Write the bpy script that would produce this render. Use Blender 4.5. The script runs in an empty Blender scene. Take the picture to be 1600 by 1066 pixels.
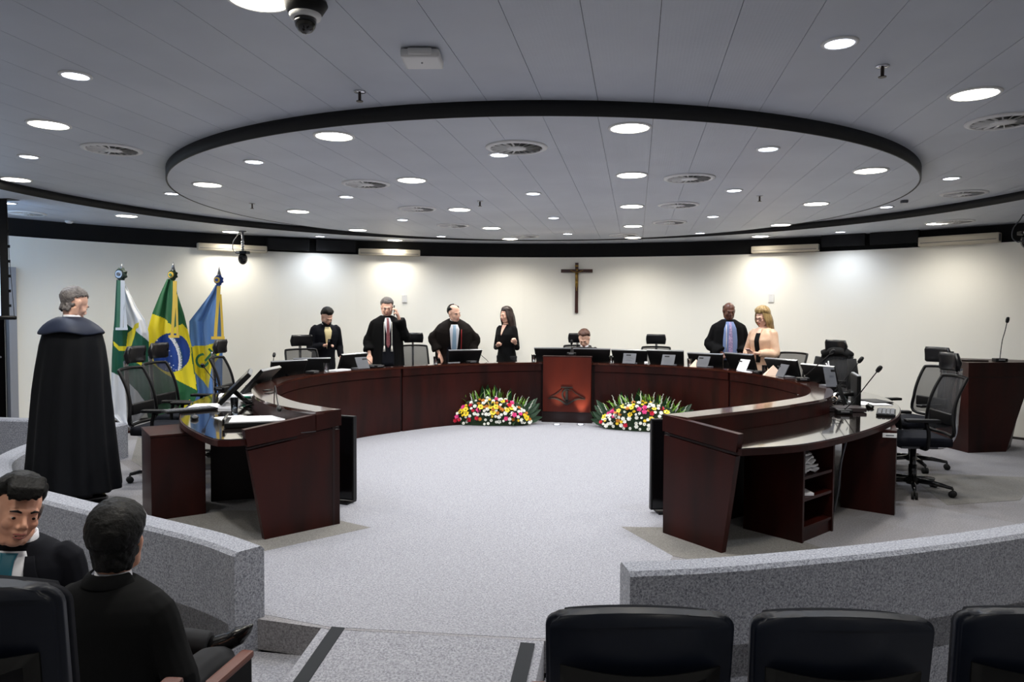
import bpy, bmesh, math, random
from mathutils import Vector, Matrix, Euler
random.seed(7)
PI = math.pi
S = bpy.context.scene
C = S.collection

# ---------------------------------------------------------------- camera
FOC, PITCH, ROLL, YAW, CAMX, EYE = 1134.17, .0387, .0058, .1691, .993, 1.6
_fw = Vector((-math.sin(YAW)*math.cos(PITCH), math.cos(YAW)*math.cos(PITCH), -math.sin(PITCH)))
_r0 = Vector((math.cos(YAW), math.sin(YAW), 0)); _u0 = _r0.cross(_fw)
_r = _r0*math.cos(ROLL)+_u0*math.sin(ROLL); _u = _u0*math.cos(ROLL)-_r0*math.sin(ROLL)
cam_d = bpy.data.cameras.new('camera'); cam = bpy.data.objects.new('camera', cam_d); C.objects.link(cam)
cam_d.sensor_width = 36; cam_d.lens = FOC/1600*36; cam_d.clip_start = .05
M4 = Matrix((( _r.x, _u.x, -_fw.x, CAMX), (_r.y, _u.y, -_fw.y, 0), (_r.z, _u.z, -_fw.z, EYE), (0, 0, 0, 1)))
cam.matrix_world = M4
S.camera = cam

# ---------------------------------------------------------------- world, exposure
W = bpy.data.worlds.new('world'); S.world = W; W.use_nodes = True
W.node_tree.nodes['Background'].inputs[0].default_value = (.55, .62, .75, 1)
W.node_tree.nodes['Background'].inputs[1].default_value = .15
S.view_settings.view_transform = 'Standard'; S.view_settings.look = 'None'
S.view_settings.exposure = .84; S.view_settings.gamma = 1; S.view_settings.use_curve_mapping = False
WARM_W, COOL_W = 34.0, 18.0          # watts of a large and a small downlight

# ---------------------------------------------------------------- placing helpers (metres in the room; a pixel of the photo only names a direction)
def ray(px, py):
    return _r*((px-800)/FOC)-_u*((py-533)/FOC)+_fw
def at(px, py, z):
    d = ray(px, py); t = (z-EYE)/d.z
    return Vector((CAMX+t*d.x, t*d.y, z))
def aty(px, py, Y):
    d = ray(px, py); t = Y/d.y
    return Vector((CAMX+t*d.x, Y, EYE+t*d.z))
def proj(P):
    v = Vector(P)-Vector((CAMX, 0, EYE)); d = v.dot(_fw)
    return 800+FOC*v.dot(_r)/d, 533-FOC*v.dot(_u)/d

# ---------------------------------------------------------------- materials
MATS = {}
def lin(c):
    c = [x/255 for x in c]
    return tuple((x/12.92 if x <= .04045 else ((x+.055)/1.055)**2.4) for x in c)+(1,)
def mat(name, col, rough=.5, metal=0, coat=0, noise=None, bump=None, emit=None, alpha=None, sheen=0, trans=0, ior=1.5, spec=None):
    """col in sRGB 0..255; noise=(scale, darker col[, stretch]); bump=(scale, strength)"""
    m = bpy.data.materials.new(name); m.use_nodes = True; nt = m.node_tree; b = nt.nodes['Principled BSDF']
    b.inputs['Base Color'].default_value = lin(col); b.inputs['Roughness'].default_value = rough
    b.inputs['Metallic'].default_value = metal; b.inputs['Coat Weight'].default_value = coat; b.inputs['Coat Roughness'].default_value = .08
    b.inputs['IOR'].default_value = ior
    if spec is not None: b.inputs['Specular IOR Level'].default_value = spec
    if sheen: b.inputs['Sheen Weight'].default_value = sheen
    if trans: b.inputs['Transmission Weight'].default_value = trans
    tc = nt.nodes.new('ShaderNodeTexCoord'); mp = nt.nodes.new('ShaderNodeMapping'); nt.links.new(tc.outputs['Object'], mp.inputs[0])
    if noise:
        if len(noise) > 2: mp.inputs['Scale'].default_value = noise[2]
        n = nt.nodes.new('ShaderNodeTexNoise'); n.inputs['Scale'].default_value = noise[0]; n.inputs['Detail'].default_value = 4
        nt.links.new(mp.outputs[0], n.inputs[0])
        r = nt.nodes.new('ShaderNodeValToRGB'); r.color_ramp.elements[0].position = .35; r.color_ramp.elements[1].position = .65
        r.color_ramp.elements[0].color = lin(noise[1]); r.color_ramp.elements[1].color = lin(col)
        nt.links.new(n.outputs[0], r.inputs[0]); nt.links.new(r.outputs[0], b.inputs['Base Color'])
    if bump:
        n = nt.nodes.new('ShaderNodeTexNoise'); n.inputs['Scale'].default_value = bump[0]; n.inputs['Detail'].default_value = 3
        nt.links.new(tc.outputs['Object'], n.inputs[0])
        bp = nt.nodes.new('ShaderNodeBump'); bp.inputs['Strength'].default_value = bump[1]; bp.inputs['Distance'].default_value = .01
        nt.links.new(n.outputs[0], bp.inputs['Height']); nt.links.new(bp.outputs[0], b.inputs['Normal'])
    if emit:
        b.inputs['Emission Color'].default_value = lin(emit[0]); b.inputs['Emission Strength'].default_value = emit[1]
    if alpha is not None: b.inputs['Alpha'].default_value = alpha
    MATS[name] = m
    return m
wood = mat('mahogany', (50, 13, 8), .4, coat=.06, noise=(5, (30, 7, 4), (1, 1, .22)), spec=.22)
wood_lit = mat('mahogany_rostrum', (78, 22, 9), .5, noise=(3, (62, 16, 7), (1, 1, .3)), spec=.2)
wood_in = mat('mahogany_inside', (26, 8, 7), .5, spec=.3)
wood_edge = mat('worn_wood_edge', (120, 80, 60), .35)
ledge_m = mat('polished_ledge', (70, 36, 26), .16, coat=1, noise=(4, (56, 26, 19)))
glass_top = mat('desk_glass', (22, 16, 14), .02, coat=1, ior=1.9)
black = mat('black_plastic', (7, 7, 9), .45, spec=.3)
blackm = mat('black_matte', (9, 9, 11), .9)
black_gl = mat('black_gloss', (12, 12, 14), .15, coat=.5)
screen_m = mat('monitor_glass', (8, 9, 12), .12)
grey_pl = mat('grey_plastic', (88, 90, 96), .45)
silver = mat('brushed_silver', (170, 172, 178), .3, metal=.9)
chrome = mat('chrome', (200, 200, 205), .12, metal=1)
leather = mat('black_leather', (13, 13, 17), .36, bump=(150, .1), coat=.1)
fabric_bk = mat('dark_blue_fabric', (9, 12, 22), .85, spec=.2)
seat_pl = mat('seat_shell', (13, 19, 32), .42, spec=.3)
seat_rec = mat('seat_recess', (3, 4, 6), .7, spec=.2)
white = mat('white_paint', (225, 225, 225), .5)
paper = mat('paper', (236, 236, 240), .7)
kraft = mat('kraft_card', (222, 196, 176), .7)
green_pl = mat('green_marker', (40, 190, 150), .4)
clear = mat('clear_glass', (240, 245, 250), .03, trans=1, ior=1.3)
rubber = mat('rubber', (14, 14, 14), .8)
gold = mat('aged_gold', (150, 120, 60), .35, metal=.8)
book_c = mat('blue_cover', (40, 50, 90), .5)

def mesh_fabric():
    m = bpy.data.materials.new('chair_mesh'); m.use_nodes = True; nt = m.node_tree
    b = nt.nodes['Principled BSDF']; b.inputs['Base Color'].default_value = (.012, .013, .016, 1); b.inputs['Roughness'].default_value = .7
    t = nt.nodes.new('ShaderNodeBsdfTransparent'); x = nt.nodes.new('ShaderNodeMixShader'); x.inputs[0].default_value = .72
    o = nt.nodes['Material Output']
    nt.links.new(t.outputs[0], x.inputs[1]); nt.links.new(b.outputs[0], x.inputs[2]); nt.links.new(x.outputs[0], o.inputs[0])
    return m
mesh_m = mesh_fabric()

def carpet(name, c1, c2, big=(.9, .03), patches=False):
    m = bpy.data.materials.new(name); m.use_nodes = True; nt = m.node_tree; b = nt.nodes['Principled BSDF']
    b.inputs['Roughness'].default_value = .95; b.inputs['Sheen Weight'].default_value = .25; b.inputs['Specular IOR Level'].default_value = .1
    tc = nt.nodes.new('ShaderNodeTexCoord')
    n = nt.nodes.new('ShaderNodeTexNoise'); n.inputs['Scale'].default_value = 95; n.inputs['Detail'].default_value = 4; n.inputs['Roughness'].default_value = .8
    nt.links.new(tc.outputs['Object'], n.inputs[0])
    r = nt.nodes.new('ShaderNodeValToRGB'); r.color_ramp.elements[0].position = .36; r.color_ramp.elements[1].position = .62
    r.color_ramp.elements[0].color = lin(c2); r.color_ramp.elements[1].color = lin(c1)
    nt.links.new(n.outputs[0], r.inputs[0])
    out = r.outputs[0]
    if patches:      # squares of slightly different yarn, turned about 40 degrees
        mp = nt.nodes.new('ShaderNodeMapping'); mp.inputs['Rotation'].default_value = (0, 0, .7)
        nt.links.new(tc.outputs['Object'], mp.inputs[0])
        br = nt.nodes.new('ShaderNodeTexBrick'); br.inputs['Scale'].default_value = 1; br.inputs['Brick Width'].default_value = 1.3; br.inputs['Row Height'].default_value = .8
        br.inputs['Mortar Size'].default_value = 0; br.inputs['Color1'].default_value = (1, 1, 1, 1); br.inputs['Color2'].default_value = (.66, .62, .58, 1); br.offset = .4
        nt.links.new(mp.outputs[0], br.inputs[0])
        mx = nt.nodes.new('ShaderNodeMix'); mx.data_type = 'RGBA'; mx.blend_type = 'MULTIPLY'; mx.inputs[0].default_value = .8
        nt.links.new(out, mx.inputs[6]); nt.links.new(br.outputs[0], mx.inputs[7]); out = mx.outputs[2]
    nt.links.new(out, b.inputs['Base Color'])
    bp = nt.nodes.new('ShaderNodeBump'); bp.inputs['Strength'].default_value = .6; bp.inputs['Distance'].default_value = .006
    nt.links.new(n.outputs[0], bp.inputs['Height']); nt.links.new(bp.outputs[0], b.inputs['Normal'])
    return m
carpet_l = carpet('carpet_light', (168, 169, 177), (106, 107, 116))
carpet_o = carpet('carpet_patchwork', (164, 163, 168), (104, 103, 108), patches=True)
carpet_t = carpet('carpet_taupe', (132, 129, 125), (88, 86, 82))
carpet_w = carpet('carpet_wall', (180, 183, 193), (90, 93, 104))
strip_m = mat('anti_slip_strip', (24, 28, 34), .85)
wall_m = mat('cream_wall', (248, 246, 237), .6, bump=(3, .02))
ceil_m = mat('ceiling_metal', (190, 195, 205), .5, noise=(1.3, (180, 185, 196)))
ceil_edge = mat('ceiling_black', (12, 13, 16), .6)

# ---------------------------------------------------------------- mesh helpers
def link(name, me, m=None, parent=None, smooth=False):
    if m is not None and len(me.materials) == 0: me.materials.append(m)
    if smooth:
        for p in me.polygons: p.use_smooth = True
    o = bpy.data.objects.new(name, me); C.objects.link(o)
    if parent is not None: o.parent = parent
    return o
def obj(name, bm, m, parent=None, smooth=False, keep=False):
    me = bpy.data.meshes.new(name); bmesh.ops.recalc_face_normals(bm, faces=bm.faces[:]) if not keep else None
    bm.to_mesh(me); bm.free()
    for x in (m if isinstance(m, (list, tuple)) else [m]): me.materials.append(x)
    return link(name, me, None, parent, smooth)
def thing(name, label, cat, loc=(0, 0, 0), rz=0, group=None):
    o = bpy.data.objects.new(name, None); C.objects.link(o); o.empty_display_size = .1
    o.location = loc; o.rotation_euler = (0, 0, rz)
    tag(o, label, cat, group); return o
def tag(o, label, cat, group=None):
    o['label'] = label; o['category'] = cat
    if group: o['group'] = group
    return o
def struct(o): o['kind'] = 'structure'; return o
def bx(bm, c, s, R=None, bev=0):
    """box centre c, size s"""
    g = bmesh.ops.create_cube(bm, size=1); vs = g['verts']
    bmesh.ops.scale(bm, vec=s, verts=vs)
    if bev:
        es = list({e for v in vs for e in v.link_edges})
        r = bmesh.ops.bevel(bm, geom=es, offset=bev, segments=2, affect='EDGES', profile=.7)
        vs = list({v for f in r['faces'] for v in f.verts} | {v for v in vs if v.is_valid})
    if R is not None: bmesh.ops.transform(bm, matrix=R.to_4x4(), verts=vs)
    bmesh.ops.translate(bm, vec=c, verts=vs)
    return vs
def box(c, s, R=None, bev=0):
    bm = bmesh.new(); bx(bm, c, s, R, bev); return bm
def cyl(bm, a, b, r, r2=None, n=16, cap=True):
    a, b = Vector(a), Vector(b); d = b-a; q = d.to_track_quat('Z', 'Y').to_matrix().to_4x4()
    g = bmesh.ops.create_cone(bm, cap_ends=cap, segments=n, radius1=r, radius2=r if r2 is None else r2, depth=d.length)
    bmesh.ops.transform(bm, matrix=Matrix.Translation((a+b)/2)@q, verts=g['verts']); return g['verts']
_SP = {}
def sph(bm, c, r, u=12, v=8):
    """uv sphere or ellipsoid from a cached unit sphere"""
    r = (r, r, r) if not hasattr(r, '__len__') else r
    if (u, v) not in _SP:
        P = [(0, 0, 1)]+[(math.sin(PI*j/v)*math.cos(2*PI*i/u), math.sin(PI*j/v)*math.sin(2*PI*i/u), math.cos(PI*j/v)) for j in range(1, v) for i in range(u)]+[(0, 0, -1)]
        F = [(0, 1+i, 1+(i+1) % u) for i in range(u)]
        for j in range(v-2): F += [(1+j*u+i, 1+(j+1)*u+i, 1+(j+1)*u+(i+1) % u, 1+j*u+(i+1) % u) for i in range(u)]
        F += [(len(P)-1, 1+(v-2)*u+(i+1) % u, 1+(v-2)*u+i) for i in range(u)]
        _SP[(u, v)] = (P, F)
    P, F = _SP[(u, v)]; nv = bm.verts.new; nf = bm.faces.new
    V = [nv((c[0]+p[0]*r[0], c[1]+p[1]*r[1], c[2]+p[2]*r[2])) for p in P]
    for f in F: nf([V[k] for k in f])
    return V
def catmull(P, n=8, closed=False):
    P = [Vector(p) for p in P]; out = []; N = len(P)
    rng = range(N) if closed else range(N-1)
    for i in rng:
        p1, p2 = P[i], P[(i+1) % N]
        p0 = P[i-1] if (i > 0 or closed) else p1*2-p2
        p3 = P[(i+2) % N] if (i+2 < N or closed) else p2*2-p1
        for k in range(n):
            t = k/n
            out.append(.5*((2*p1)+(-p0+p2)*t+(2*p0-5*p1+4*p2-p3)*t*t+(-p0+3*p1-3*p2+p3)*t**3))
    if not closed: out.append(P[-1])
    return out
def tube(bm, pts, r, n=8):
    """round tube along points; r a number or a list"""
    pts = [Vector(p) for p in pts]; rs = r if hasattr(r, '__len__') else [r]*len(pts)
    rings = []; up = Vector((0, 0, 1)); nx = None
    for i, p in enumerate(pts):
        t = (pts[min(i+1, len(pts)-1)]-pts[max(i-1, 0)]).normalized()
        if nx is None:
            nx = t.cross(up if abs(t.z) < .9 else Vector((1, 0, 0))).normalized()
        else: nx = (nx-t*nx.dot(t)).normalized()
        ny = t.cross(nx)
        rings.append([bm.verts.new(p+(nx*math.cos(a)+ny*math.sin(a))*rs[i]) for a in [2*PI*k/n for k in range(n)]])
    for a, b in zip(rings, rings[1:]):
        for k in range(n): bm.faces.new((a[k], a[(k+1) % n], b[(k+1) % n], b[k]))
    bm.faces.new(rings[0][::-1]); bm.faces.new(rings[-1])
def lathe(bm, prof, n=24, c=(0, 0, 0), cap=True):
    rings = []
    for r, z in prof:
        rings.append([bm.verts.new((c[0]+r*math.cos(2*PI*k/n), c[1]+r*math.sin(2*PI*k/n), c[2]+z)) for k in range(n)])
    for a, b in zip(rings, rings[1:]):
        for k in range(n): bm.faces.new((a[k], a[(k+1) % n], b[(k+1) % n], b[k]))
    if cap: bm.faces.new(rings[0][::-1]); bm.faces.new(rings[-1])
def prism(bm, poly, z0, z1, zf=None):
    """extrude an XY polygon between heights (z1 may be a list)"""
    n = len(poly); z1s = z1 if hasattr(z1, '__len__') else [z1]*n
    a = [bm.verts.new((p[0], p[1], z0)) for p in poly]; b = [bm.verts.new((p[0], p[1], z1s[i])) for i, p in enumerate(poly)]
    for i in range(n): bm.faces.new((a[i], a[(i+1) % n], b[(i+1) % n], b[i]))
    bm.faces.new(a[::-1]); bm.faces.new(b)
def band(bm, A, B, z0, z1):
    """solid strip between plan curves A and B (same length), heights z0..z1"""
    n = len(A)
    V = [[bm.verts.new((P[i][0], P[i][1], z)) for i in range(n)] for P, z in ((A, z0), (B, z0), (B, z1), (A, z1))]
    for i in range(n-1):
        for k in range(4):
            a, b = V[k], V[(k+1) % 4]; bm.faces.new((a[i], a[i+1], b[i+1], b[i]))
    for i in (0, n-1): bm.faces.new([V[k][i] for k in range(4)])
def offset(P, d):
    """plan curve moved d to its right-hand side (outwards for the desk)"""
    out = []
    for i, p in enumerate(P):
        t = (P[min(i+1, len(P)-1)]-P[max(i-1, 0)]).normalized()
        dd = d[i] if hasattr(d, '__len__') else d
        out.append(Vector((p.x-t.y*dd, p.y+t.x*dd, 0)))
    return out
TS = bpy.data.scenes.new('baking')
def bake(o, mods):
    """evaluate modifiers once and keep the resulting mesh"""
    for kind, kw in mods:
        m = o.modifiers.new(kind.lower(), kind)
        for k, v in kw.items(): setattr(m, k, v)
    C.objects.unlink(o); TS.collection.objects.link(o); TS.view_layers[0].update(); dg = TS.view_layers[0].depsgraph; ev = o.evaluated_get(dg)
    me = bpy.data.meshes.new_from_object(ev, preserve_all_data_layers=True, depsgraph=dg)
    old = o.data; o.modifiers.clear(); o.data = me
    TS.collection.objects.unlink(o); C.objects.link(o)
    bpy.data.meshes.remove(old)
    for p in me.polygons: p.use_smooth = True
    return o
def blob(name, bm, m, parent, vox=.01, sm=3):
    o = obj(name, bm, m, None, True)
    mods = [('REMESH', dict(mode='VOXEL', voxel_size=vox, use_smooth_shade=True))]
    if sm: mods.append(('SMOOTH', dict(factor=.5, iterations=sm)))
    bake(o, mods)
    if len(o.data.materials) == 0: o.data.materials.append(m)
    o.parent = parent; return o
def copy_tree(o, parent=None):
    c = o.copy(); C.objects.link(c)
    if parent is not None: c.parent = parent
    for ch in [x for x in o.children]: copy_tree(ch, c)
    return c

# ================================================================ THE ROOM
DC, DR, DZ = Vector((-.12, 8.12, 0)), 3.754, 2.796       # dropped disc
RC, RR, OZ = Vector((-.08, 6.845, 0)), 5.185, 2.886      # outer ceiling round it
R3Z = 2.80                                               # outermost ring
WC, WR, WZ = Vector((.27, 4.22, 0)), 8.3, 2.56            # curved wall
def circ(c, r, a0=0, a1=2*PI, n=96): return [Vector((c.x+r*math.cos(a0+(a1-a0)*k/n), c.y+r*math.sin(a0+(a1-a0)*k/n), 0)) for k in range(n+1)]
bm = bmesh.new(); A = circ(WC, WR, n=128); B = circ(WC, WR+.15, n=128); band(bm, A, B, -.5, WZ)
struct(obj('wall_back', bm, wall_m, smooth=False))
bm = bmesh.new(); band(bm, circ(WC, WR+.06, n=128), circ(WC, WR+.25, n=128), WZ-.01, 3.1)
struct(obj('trim_1', bm, blackm))                        # black band above the cream wall
bm = bmesh.new(); band(bm, circ(WC, WR-.012, n=128), circ(WC, WR, n=128), 0.0, .03)
struct(obj('baseboard_back', bm, mat('dark_base', (40, 34, 30), .6)))

# floors: stage at 0, audience at -.31
AUD = [(-.99, 3.33), (-1.32, 3.50), (-1.98, 3.75), (-2.72, 4.03), (-3.30, 4.28), (-3.80, 4.66), (-4.2, 5.1), (-4.5, 5.75), (-4.62, 6.4), (-4.62, 7.05)]
ARD = [(.98, 3.42), (1.30, 3.52), (1.65, 3.66), (2.33, 3.98), (3.14, 4.43), (3.9, 4.95), (4.7, 5.6), (5.6, 6.5)]
cl = catmull([Vector((x, y, 0)) for x, y in AUD], 6); cr = catmull([Vector((x, y, 0)) for x, y in ARD], 6)
fl = struct(bpy.data.objects.new('floor', None)); C.objects.link(fl); fl['kind'] = 'structure'
bm = bmesh.new()
wl = [p for p in circ(WC, WR+.1, math.atan2(6.5-4.22, 5.33), math.atan2(7.05-4.22, -7.4), 60)]
poly = [Vector((-.99, 3.45, 0)), Vector((-.52, 3.40, 0)), Vector((.53, 3.46, 0)), Vector((.98, 3.5, 0))]+cr[1:]+wl+cl[::-1][:-1]
prism(bm, [(p.x, p.y) for p in poly], -.16, 0)
obj('stage_carpet', bm, carpet_o, fl)
# light middle field and taupe pieces let into the carpet
mid = [(-1.02, 3.52), (-.52, 3.42), (.53, 3.48), (.97, 3.62), (1.25, 4.85), (.90, 5.45), (1.22, 5.36), (1.78, 5.93), (2.15, 6.35), (2.55, 6.95), (2.73, 7.86), (2.58, 8.8), (2.2, 9.72), (1.65, 10.35), (.9, 10.68), (0, 10.72), (-.9, 10.42), (-1.6, 9.9), (-2.08, 9.3), (-2.45, 8.7), (-2.65, 8.05), (-2.68, 7.37), (-2.52, 6.68), (-2.2, 6.05), (-1.72, 5.48), (-1.21, 5.2), (-.93, 5.08), (-1.45, 4.42)]
bm = bmesh.new(); prism(bm, mid, -.001, .0016); obj('middle_field', bm, carpet_l, fl)
for q in ([(-.93, 5.08), (-1.45, 4.42), (-2.12, 4.72), (-1.95, 5.35), (-1.21, 5.2)], [(.90, 5.45), (1.25, 4.85), (1.75, 4.62), (2.35, 5.1), (1.9, 5.7), (1.3, 5.5)], [(-2.12, 4.72), (-2.5, 4.72), (-2.85, 5.2), (-1.95, 5.35)], [(-3.7, 6.4), (-4.3, 6.9), (-5.2, 8.2), (-4.2, 8.4), (-3.3, 7.0)], [(3.6, 6.6), (4.3, 6.9), (4.9, 7.9), (3.7, 7.9)]):
    bm = bmesh.new(); prism(bm, q, -.001, .0022); obj('carpet_inlay', bm, carpet_t, fl)
bm = bmesh.new(); prism(bm, [(p.x, p.y) for p in circ(WC, WR+.1, n=48)[:-1]], -.57, -.42)
struct(obj('floor_audience', bm, carpet_l))
# raised tier under the rear seats on the left
bm = bmesh.new(); bx(bm, (-1.5, .75, -.22), (2.0, 1.9, .38)); struct(obj('floor_tier', bm, carpet_l))
bm = bmesh.new(); bx(bm, (2.3, 1.3, -.34), (3.3, 2.6, .18)); struct(obj('floor_tier', bm, carpet_l))
# ramp with dark strips, steps either side
rp = bpy.data.objects.new('floor_ramp', None); C.objects.link(rp); struct(rp)
ys, ye = 3.43, 1.55
def rz_(y): return -.31*(ys-y)/(ys-ye)
bm = bmesh.new()
V = [bm.verts.new(v) for v in ((-.56, ys-.02, -.31), (.57, ys+.03, -.31), (.57, ys+.03, 0), (-.56, ys-.02, 0), (-.56, ye, -.31), (.57, ye, -.31))]
for f in ((0, 1, 2, 3), (3, 2, 5, 4), (0, 3, 4), (1, 5, 2), (0, 4, 5, 1)): bm.faces.new([V[i] for i in f])
obj('ramp_body', bm, carpet_t if False else carpet_l, rp)
for x in (-.475, .495):
    bm = bmesh.new()
    V = [bm.verts.new((x+dx, y, rz_(y)+dz)) for dz in (.001, .006) for y in (ys-.01, ye) for dx in (-.035, .035)]
    for f in ((4, 5, 7, 6), (0, 1, 5, 4), (2, 6, 7, 3), (0, 4, 6, 2), (1, 3, 7, 5)): bm.faces.new([V[i] for i in f])
    obj('anti_slip_strip', bm, strip_m, rp)
for x0, x1 in ((-1.15, -.57), (.58, 1.15)):
    bm = bmesh.new(); bx(bm, ((x0+x1)/2, 3.2, -.235), (x1-x0, .44, .15)); obj('step', bm, carpet_l, rp)
# low carpeted parapets
def parapet(name, c, w=.17):
    bm = bmesh.new(); a, b = c, offset(c, w)
    n = len(a); V = []
    prof = lambda p, q: [(p, -.4), (p, .36), (p.lerp(q, .12), .38), (p.lerp(q, .88), .38), (q, .36), (q, -.02 if False else -.4)]
    for i in range(n): V.append([bm.verts.new((v.x, v.y, z)) for v, z in prof(a[i], b[i])])
    for i in range(n-1):
        for k in range(6): bm.faces.new((V[i][k], V[i][(k+1) % 6], V[i+1][(k+1) % 6], V[i+1][k]))
    bm.faces.new(V[0][::-1]); bm.faces.new(V[-1])
    return struct(obj(name, bm, carpet_w))
parapet('wall_parapet_left', cl, -.17); parapet('wall_parapet_right', cr, .17)
p = [Vector((-7.3, 6.95, 0)), Vector((-5.9, 6.98, 0)), Vector((-4.75, 7.05, 0))]
parapet('wall_parapet_far', p, .17)

# ceiling of long metal panels, .33 m wide
def clip_strip(c, R, x0, x1, n=10):
    """polygon of the strip x0..x1 inside a circle"""
    lo, hi = max(x0, c.x-R), min(x1, c.x+R)
    if hi-lo < .02: return None
    xs = [lo+(hi-lo)*k/n for k in range(n+1)]; h = [math.sqrt(max(0, R*R-(x-c.x)**2)) for x in xs]
    top = [(x, c.y+a) for x, a in zip(xs, h)]; bot = [(x, c.y-a) for x, a in zip(xs, h)]
    pl = bot+top[::-1]
    if h[0] < 1e-4: pl = pl[:-1]
    if h[-1] < 1e-4: pl.pop(n)
    return pl
PW, PX = .332, .085
ce = bpy.data.objects.new('ceiling', None); C.objects.link(ce); struct(ce)
def ceil_mat(name, perf):
    m = ceil_m.copy(); m.name = name
    if perf:
        nt = m.node_tree; b = nt.nodes['Principled BSDF']; tc = nt.nodes.new('ShaderNodeTexCoord')
        v = nt.nodes.new('ShaderNodeTexVoronoi'); v.inputs['Scale'].default_value = 55; v.inputs['Randomness'].default_value = 0
        nt.links.new(tc.outputs['Object'], v.inputs[0])
        bp = nt.nodes.new('ShaderNodeBump'); bp.inputs['Strength'].default_value = .5; bp.inputs['Distance'].default_value = .003
        nt.links.new(v.outputs['Distance'], bp.inputs['Height']); nt.links.new(bp.outputs[0], b.inputs['Normal'])
    return m
ceil_a, ceil_b = ceil_mat('ceiling_panel_plain', False), ceil_mat('ceiling_panel_perforated', True)
for i in range(-28, 30):
    x0 = PX+i*PW+.0014; x1 = PX+(i+1)*PW-.0014
    mt = ceil_b if i % 8 in (1, 2, 3, 4) and i > 0 else ceil_a
    pl = clip_strip(DC, DR, x0, x1)
    if pl: bm = bmesh.new(); prism(bm, pl, DZ, DZ+.012); obj('ceiling_panel', bm, mt, ce)
    pl = clip_strip(RC, RR, x0, x1)
    if pl: bm = bmesh.new(); prism(bm, pl, OZ, OZ+.012); obj('ceiling_panel', bm, mt, ce)
    # outer ring: the strip minus the circle of the middle ceiling
    lo, hi = x0, x1
    wy = lambda x: math.sqrt(max(0, (WR+.1)**2-(x-WC.x)**2)); ry = lambda x: math.sqrt(max(0, RR**2-(x-RC.x)**2))
    if wy(lo) < .3 or wy(hi) < .3: continue
    xs = [lo+(hi-lo)*k/6 for k in range(7)]
    if max(ry(x) for x in xs) < .01:
        bm = bmesh.new(); prism(bm, [(x, WC.y-wy(x)) for x in xs]+[(x, WC.y+wy(x)) for x in xs[::-1]], R3Z, R3Z+.012); obj('ceiling_panel', bm, ceil_a, ce)
    else:
        for sg in (1, -1):
            pts = [(x, RC.y+sg*ry(x)) for x in xs]; out = [(x, WC.y+sg*wy(x)) for x in xs[::-1]]
            bm = bmesh.new(); prism(bm, (pts+out), R3Z, R3Z+.012); obj('ceiling_panel', bm, ceil_a, ce)
bm = bmesh.new(); prism(bm, [(p.x, p.y) for p in circ(WC, WR+.3, n=64)[:-1]], 3.0, 3.1); obj('ceiling_slab', bm, blackm, ce)
bm = bmesh.new(); band(bm, circ(DC, DR-.01, n=160), circ(DC, DR+.004, n=160), DZ-.004, OZ+.01); obj('disc_rim', bm, ceil_edge, ce, True)
bm = bmesh.new(); prism(bm, [(p.x, p.y) for p in circ(DC, DR-.02, n=96)[:-1]], DZ+.013, DZ+.02); obj('disc_backing', bm, blackm, ce)
bm = bmesh.new(); prism(bm, [(p.x, p.y) for p in circ(RC, RR, n=96)[:-1]], OZ+.013, OZ+.02); obj('ceiling_backing', bm, blackm, ce)
bm = bmesh.new(); band(bm, circ(RC, RR-.004, n=160), circ(RC, RR+.01, n=160), R3Z-.003, OZ+.02); obj('ring_rim', bm, ceil_edge, ce, True)

# ---------------------------------------------------------------- downlights
warm_e = mat('warm_lamp', (255, 250, 238), emit=((255, 248, 232), 9)); cool_e = mat('cool_lamp', (240, 245, 255), emit=((228, 236, 255), 9))
def lvl(px, py):
    a = at(px, py, DZ)
    if (a-DC-Vector((0, 0, DZ))).length < DR-.05: return DZ
    a = at(px, py, OZ)
    if (a-RC-Vector((0, 0, OZ))).length < RR-.02: return OZ
    return R3Z
def make_light(big):
    t = thing('downlight', 'x', 'ceiling light')
    R = .122 if big else .066
    bm = bmesh.new(); lathe(bm, [(R+.018, 0), (R+.018, -.006), (R, -.010), (R, -.002), (R, 0)], 28, cap=False); obj('trim_ring', bm, white, t, True)
    bm = bmesh.new(); lathe(bm, [(R-.001, -.0015), (R-.001, -.005), (R*.6, -.007), (.004, -.0075)], 28); obj('diffuser', bm, warm_e if big else cool_e, t)
    return t
LB, LSM = make_light(True), make_light(False); used = set()
def lamp(px, py, big, label, z=None):
    z = lvl(px, py) if z is None else z
    P = at(px, py, z)
    src = LB if big else LSM
    if src.name in used: t = copy_tree(src)
    else: t = src; used.add(src.name)
    t.location = P-Vector((0, 0, .0005)); t['label'] = label; t['group'] = 'large warm downlights' if big else 'small cool downlights'
    ld = bpy.data.lights.new('downlight_beam', 'SPOT'); ld.energy = WARM_W if big else COOL_W
    ld.color = (1, .945, .84) if big else (.82, .89, 1); ld.spot_size = math.radians(150); ld.spot_blend = 1; ld.shadow_soft_size = .1 if big else .05
    lo = bpy.data.objects.new('beam', ld); C.objects.link(lo); lo.parent = t; lo.location = (0, 0, -.03)
    if z == R3Z: ld.energy *= .32
    return t
ds = 'in the dropped ceiling disc'
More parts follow.
